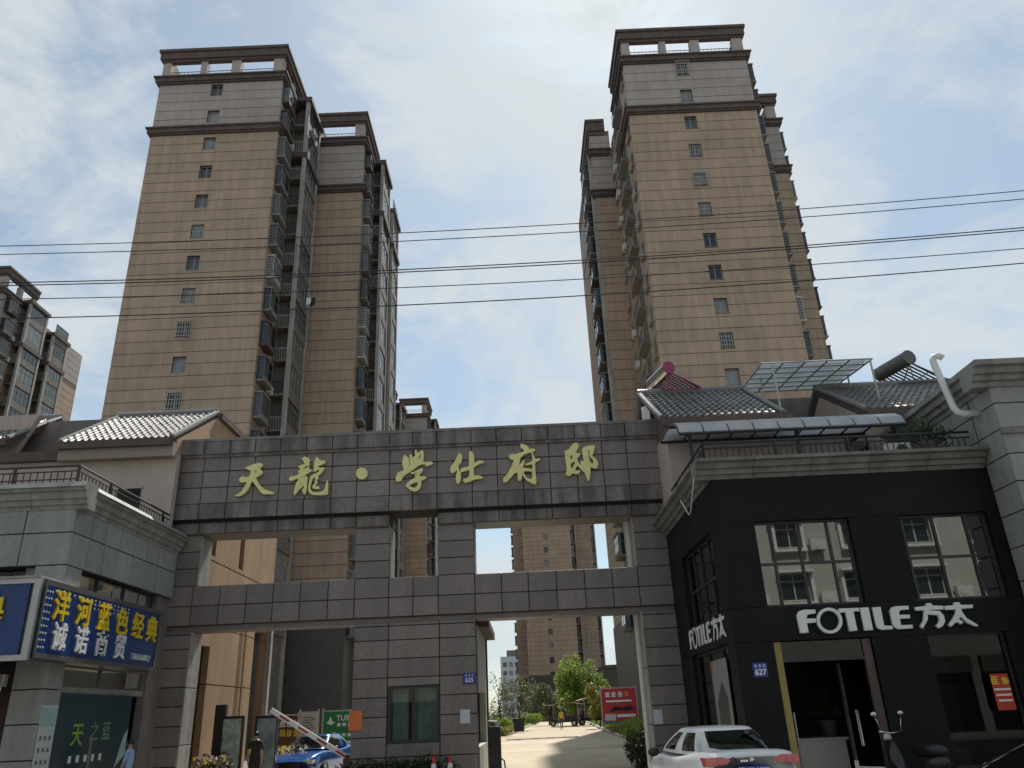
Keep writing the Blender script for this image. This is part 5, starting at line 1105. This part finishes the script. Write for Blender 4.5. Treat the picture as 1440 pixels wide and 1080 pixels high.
# ------------------------------------------------------------------ people
def person(label,loc,h,rz,shirt,pants,skin=(.45,.29,.2),hair=(.012,.01,.01),step=.12,arm=.1,hold=None):
    k=h/1.7; J={}
    V=[(0,0,.93,.13,.1),(0,0,1.1,.135,.095),(0,-.01,1.3,.165,.11),(0,0,1.44,.1,.075),(0,.01,1.5,.052,.052),(0,.02,1.57,.07,.075),(0,.02,1.64,.075,.088),(0,.01,1.7,.045,.05)]
    E_=[(i,i+1) for i in range(7)]
    for sx in (-1,1):
        b=len(V); sw=step*sx
        V+=[(.09*sx,0,.86,.095,.1),(.1*sx,sw*.5+.02,.48,.06,.065),(.1*sx,sw-.03,.09,.042,.045),(.105*sx,sw+.1,.035,.04,.03)]; E_+=[(0,b),(b,b+1),(b+1,b+2),(b+2,b+3)]
        b=len(V); V+=[(.17*sx,0,1.41,.06,.06),(.22*sx,-sw*.3,1.14,.042,.042),(.22*sx,arm-sw*.4,.9,.033,.033),(.215*sx,arm-sw*.4+.03,.82,.03,.018),(.21*sx,arm-sw*.4+.06,.755,.02,.014)]; E_+=[(3,b),(b,b+1),(b+1,b+2),(b+2,b+3),(b+3,b+4)]
        w_=b+3
        for f in range(4): V.append((.205*sx,arm-sw*.4+.015+.018*f,.735-.012*(f in(0,3)),.009,.009)); E_.append((w_,len(V)-1)); V.append((.2*sx,arm-sw*.4+.025+.018*f,.695-.01*(f in(0,3)),.008,.008)); E_.append((len(V)-2,len(V)-1))
        V.append((.2*sx,arm-sw*.4+.07,.79,.01,.01)); E_.append((w_,len(V)-1)); V.append((.19*sx,arm-sw*.4+.095,.76,.009,.009)); E_.append((len(V)-2,len(V)-1))
    me=bpy.data.meshes.new('person_body'); me.from_pydata([(x*k,y*k,z*k) for x,y,z,_,_ in V],E_,[]); o=bpy.data.objects.new('tmp',me); COL.objects.link(o)
    sm=o.modifiers.new('s','SKIN'); sm.use_smooth_shade=True
    for i,v in enumerate(V): sv=me.skin_vertices[0].data[i]; sv.radius=(v[3]*k,v[4]*k); sv.use_root=(i==0)
    su=o.modifiers.new('u','SUBSURF'); su.levels=1; su.render_levels=1
    dg=bpy.context.evaluated_depsgraph_get(); dg.update(); m2=bpy.data.meshes.new_from_object(o.evaluated_get(dg)); bpy.data.objects.remove(o); m2.name='body'; m2.materials.clear()
    for mt in (M('skin_%d'%int(skin[0]*100),skin,.5,.05),M('shirt_%s'%label[:14].replace(' ','_'),shirt,.8,.1,6),M('trousers_%s'%label[:14].replace(' ','_'),pants,.8,.1,6),M('shoe_black',(.015,.015,.015),.5)): m2.materials.append(mt)
    for p in m2.polygons:
        z=p.center.z/k; x=abs(p.center.x)/k; p.use_smooth=True
        p.material_index=3 if z<.085 else 2 if (z<.95 and x<.175) else 1 if (z<1.475 and not(x>.16 and z<1.2)) else 0
    t=thing('person',label,'person',loc,rz=rz); put('body',m2,t,loc,rz)
    hm=MB(); hm.smooth=True; n1,n2=14,8
    for a in range(n2+1):
        th=math.pi*.62*a/n2
        for b in range(n1):
            ph=2*math.pi*b/n1; fr=1.0 if math.sin(ph)<.3 else max(.35,1-.5*math.sin(ph)*(a/n2)*1.3)
            hm.v.append((.085*k*math.sin(th)*math.cos(ph),(.012+.1*math.sin(th)*math.sin(ph)*fr)*k,(1.625+.105*math.cos(th)*(1 if fr==1 else 1))*k))
    for a in range(n2):
        for b in range(n1): q=(b+1)%n1; hm.f.append((a*n1+b,(a+1)*n1+b,(a+1)*n1+q,a*n1+q))
    put('hair',hm.mesh('hair',M('black_hair',hair,.5)),t,loc,rz)
    fm=MB()
    for sx in (-1,1): fm.sphere((.03*sx*k,.103*k,1.625*k),.009*k,8,6); 
    put('eyes',fm.mesh('eyes',M('eye_dark',(.02,.015,.012),.2)),t,loc,rz); nm=MB(); nm.sphere((0,.115*k,1.6*k),(.012*k,.018*k,.022*k),8,6); put('nose',nm.mesh('nose',MATS['skin_%d'%int(skin[0]*100)]),t,loc,rz)
    mo=MB(); mo.box((-.022*k,.098*k,1.562*k),(.022*k,.108*k,1.568*k)); put('mouth',mo.mesh('mouth',M('lip',(.3,.12,.1),.5)),t,loc,rz)
    return t
person('person in a pale blue shirt walking past the teal poster',(-9.1,19.5,PVZ),1.5,R(95),(.33,.47,.72),(.03,.03,.04))
person('person in black standing before the dark light box',(-7.75,24.3,PVZ),1.5,R(12),(.012,.012,.013),(.012,.012,.014))
person('person in a yellow top walking along the drive',(3.05,75,.3),1.58,R(5),(.7,.48,.03),(.05,.05,.06),step=.2)
# ------------------------------------------------------------------ far buildings beyond the drive
lb=thing('low_building','low dark flat roofed building right of the far tower','building',(18,150,.3)); MB().box((14.2,150,.3),(32,162,8.7)).build('wall',BASEST,lb); MB().box((13.9,149.7,8.7),(32.3,162.3,9.2)).build('roof_edge',BROWN,lb)
for k in range(5): window(lb,(16+k*3,149.95,4.5),1.6,2.0)
fb=thing('office_block','small pale grey block far beyond the olive trees','building',(-8,330,.3)); MB().box((-9.5,330,.3),(4,345,23)).build('wall',M('pale_grey_block',(.5,.51,.53),.8,.08,.2),fb)
for r in range(6):
    for k in range(5): window(fb,(-7.8+k*2.4,329.9,4+r*3.2),1.5,1.7,fr=PILAST,panes=(PANE_M,PANE_L),sill=False)
MB().box((-7,332,23),(-2,338,25.5)).build('roof_room',SHADEW,fb)

# washing hung out of the tower wing, and the two loose white rods under the shop cornice
q=PX(431,425,-17.5)
ld=thing('laundry','white and dark washing hanging on a rod from the tan tower side','laundry',(q.x,q.y,q.z-.9))
MB().tube([(q.x-.4,q.y,q.z+.35),(q.x+.9,q.y-.3,q.z+.4)],.02,6).build('rod',CAGE,ld)
for k,(dx_,mt,hh) in enumerate(((.25,WHITE,.75),(.6,BKM,.95))):
    m=MB()
    for j in range(4):
        x0=q.x+dx_-.2+j*.1; f=lambda x:.05*math.sin(x*30); m.quad((x0,q.y-.15+f(x0),q.z+.35),(x0+.1,q.y-.15+f(x0+.1),q.z+.35),(x0+.1,q.y-.2+f(x0+.15),q.z+.35-hh+.06*j),(x0,q.y-.2+f(x0+.05),q.z+.35-hh+.06*j))
    m.build('garment',mt,ld)
for a,b in (((957,704),(969,724)),((976,672),(971,722))):
    MB().tube([PX(*a,FX-.36),PX(*b,FX-.3)],.014,6).build('flag_rod',PVC,shop)
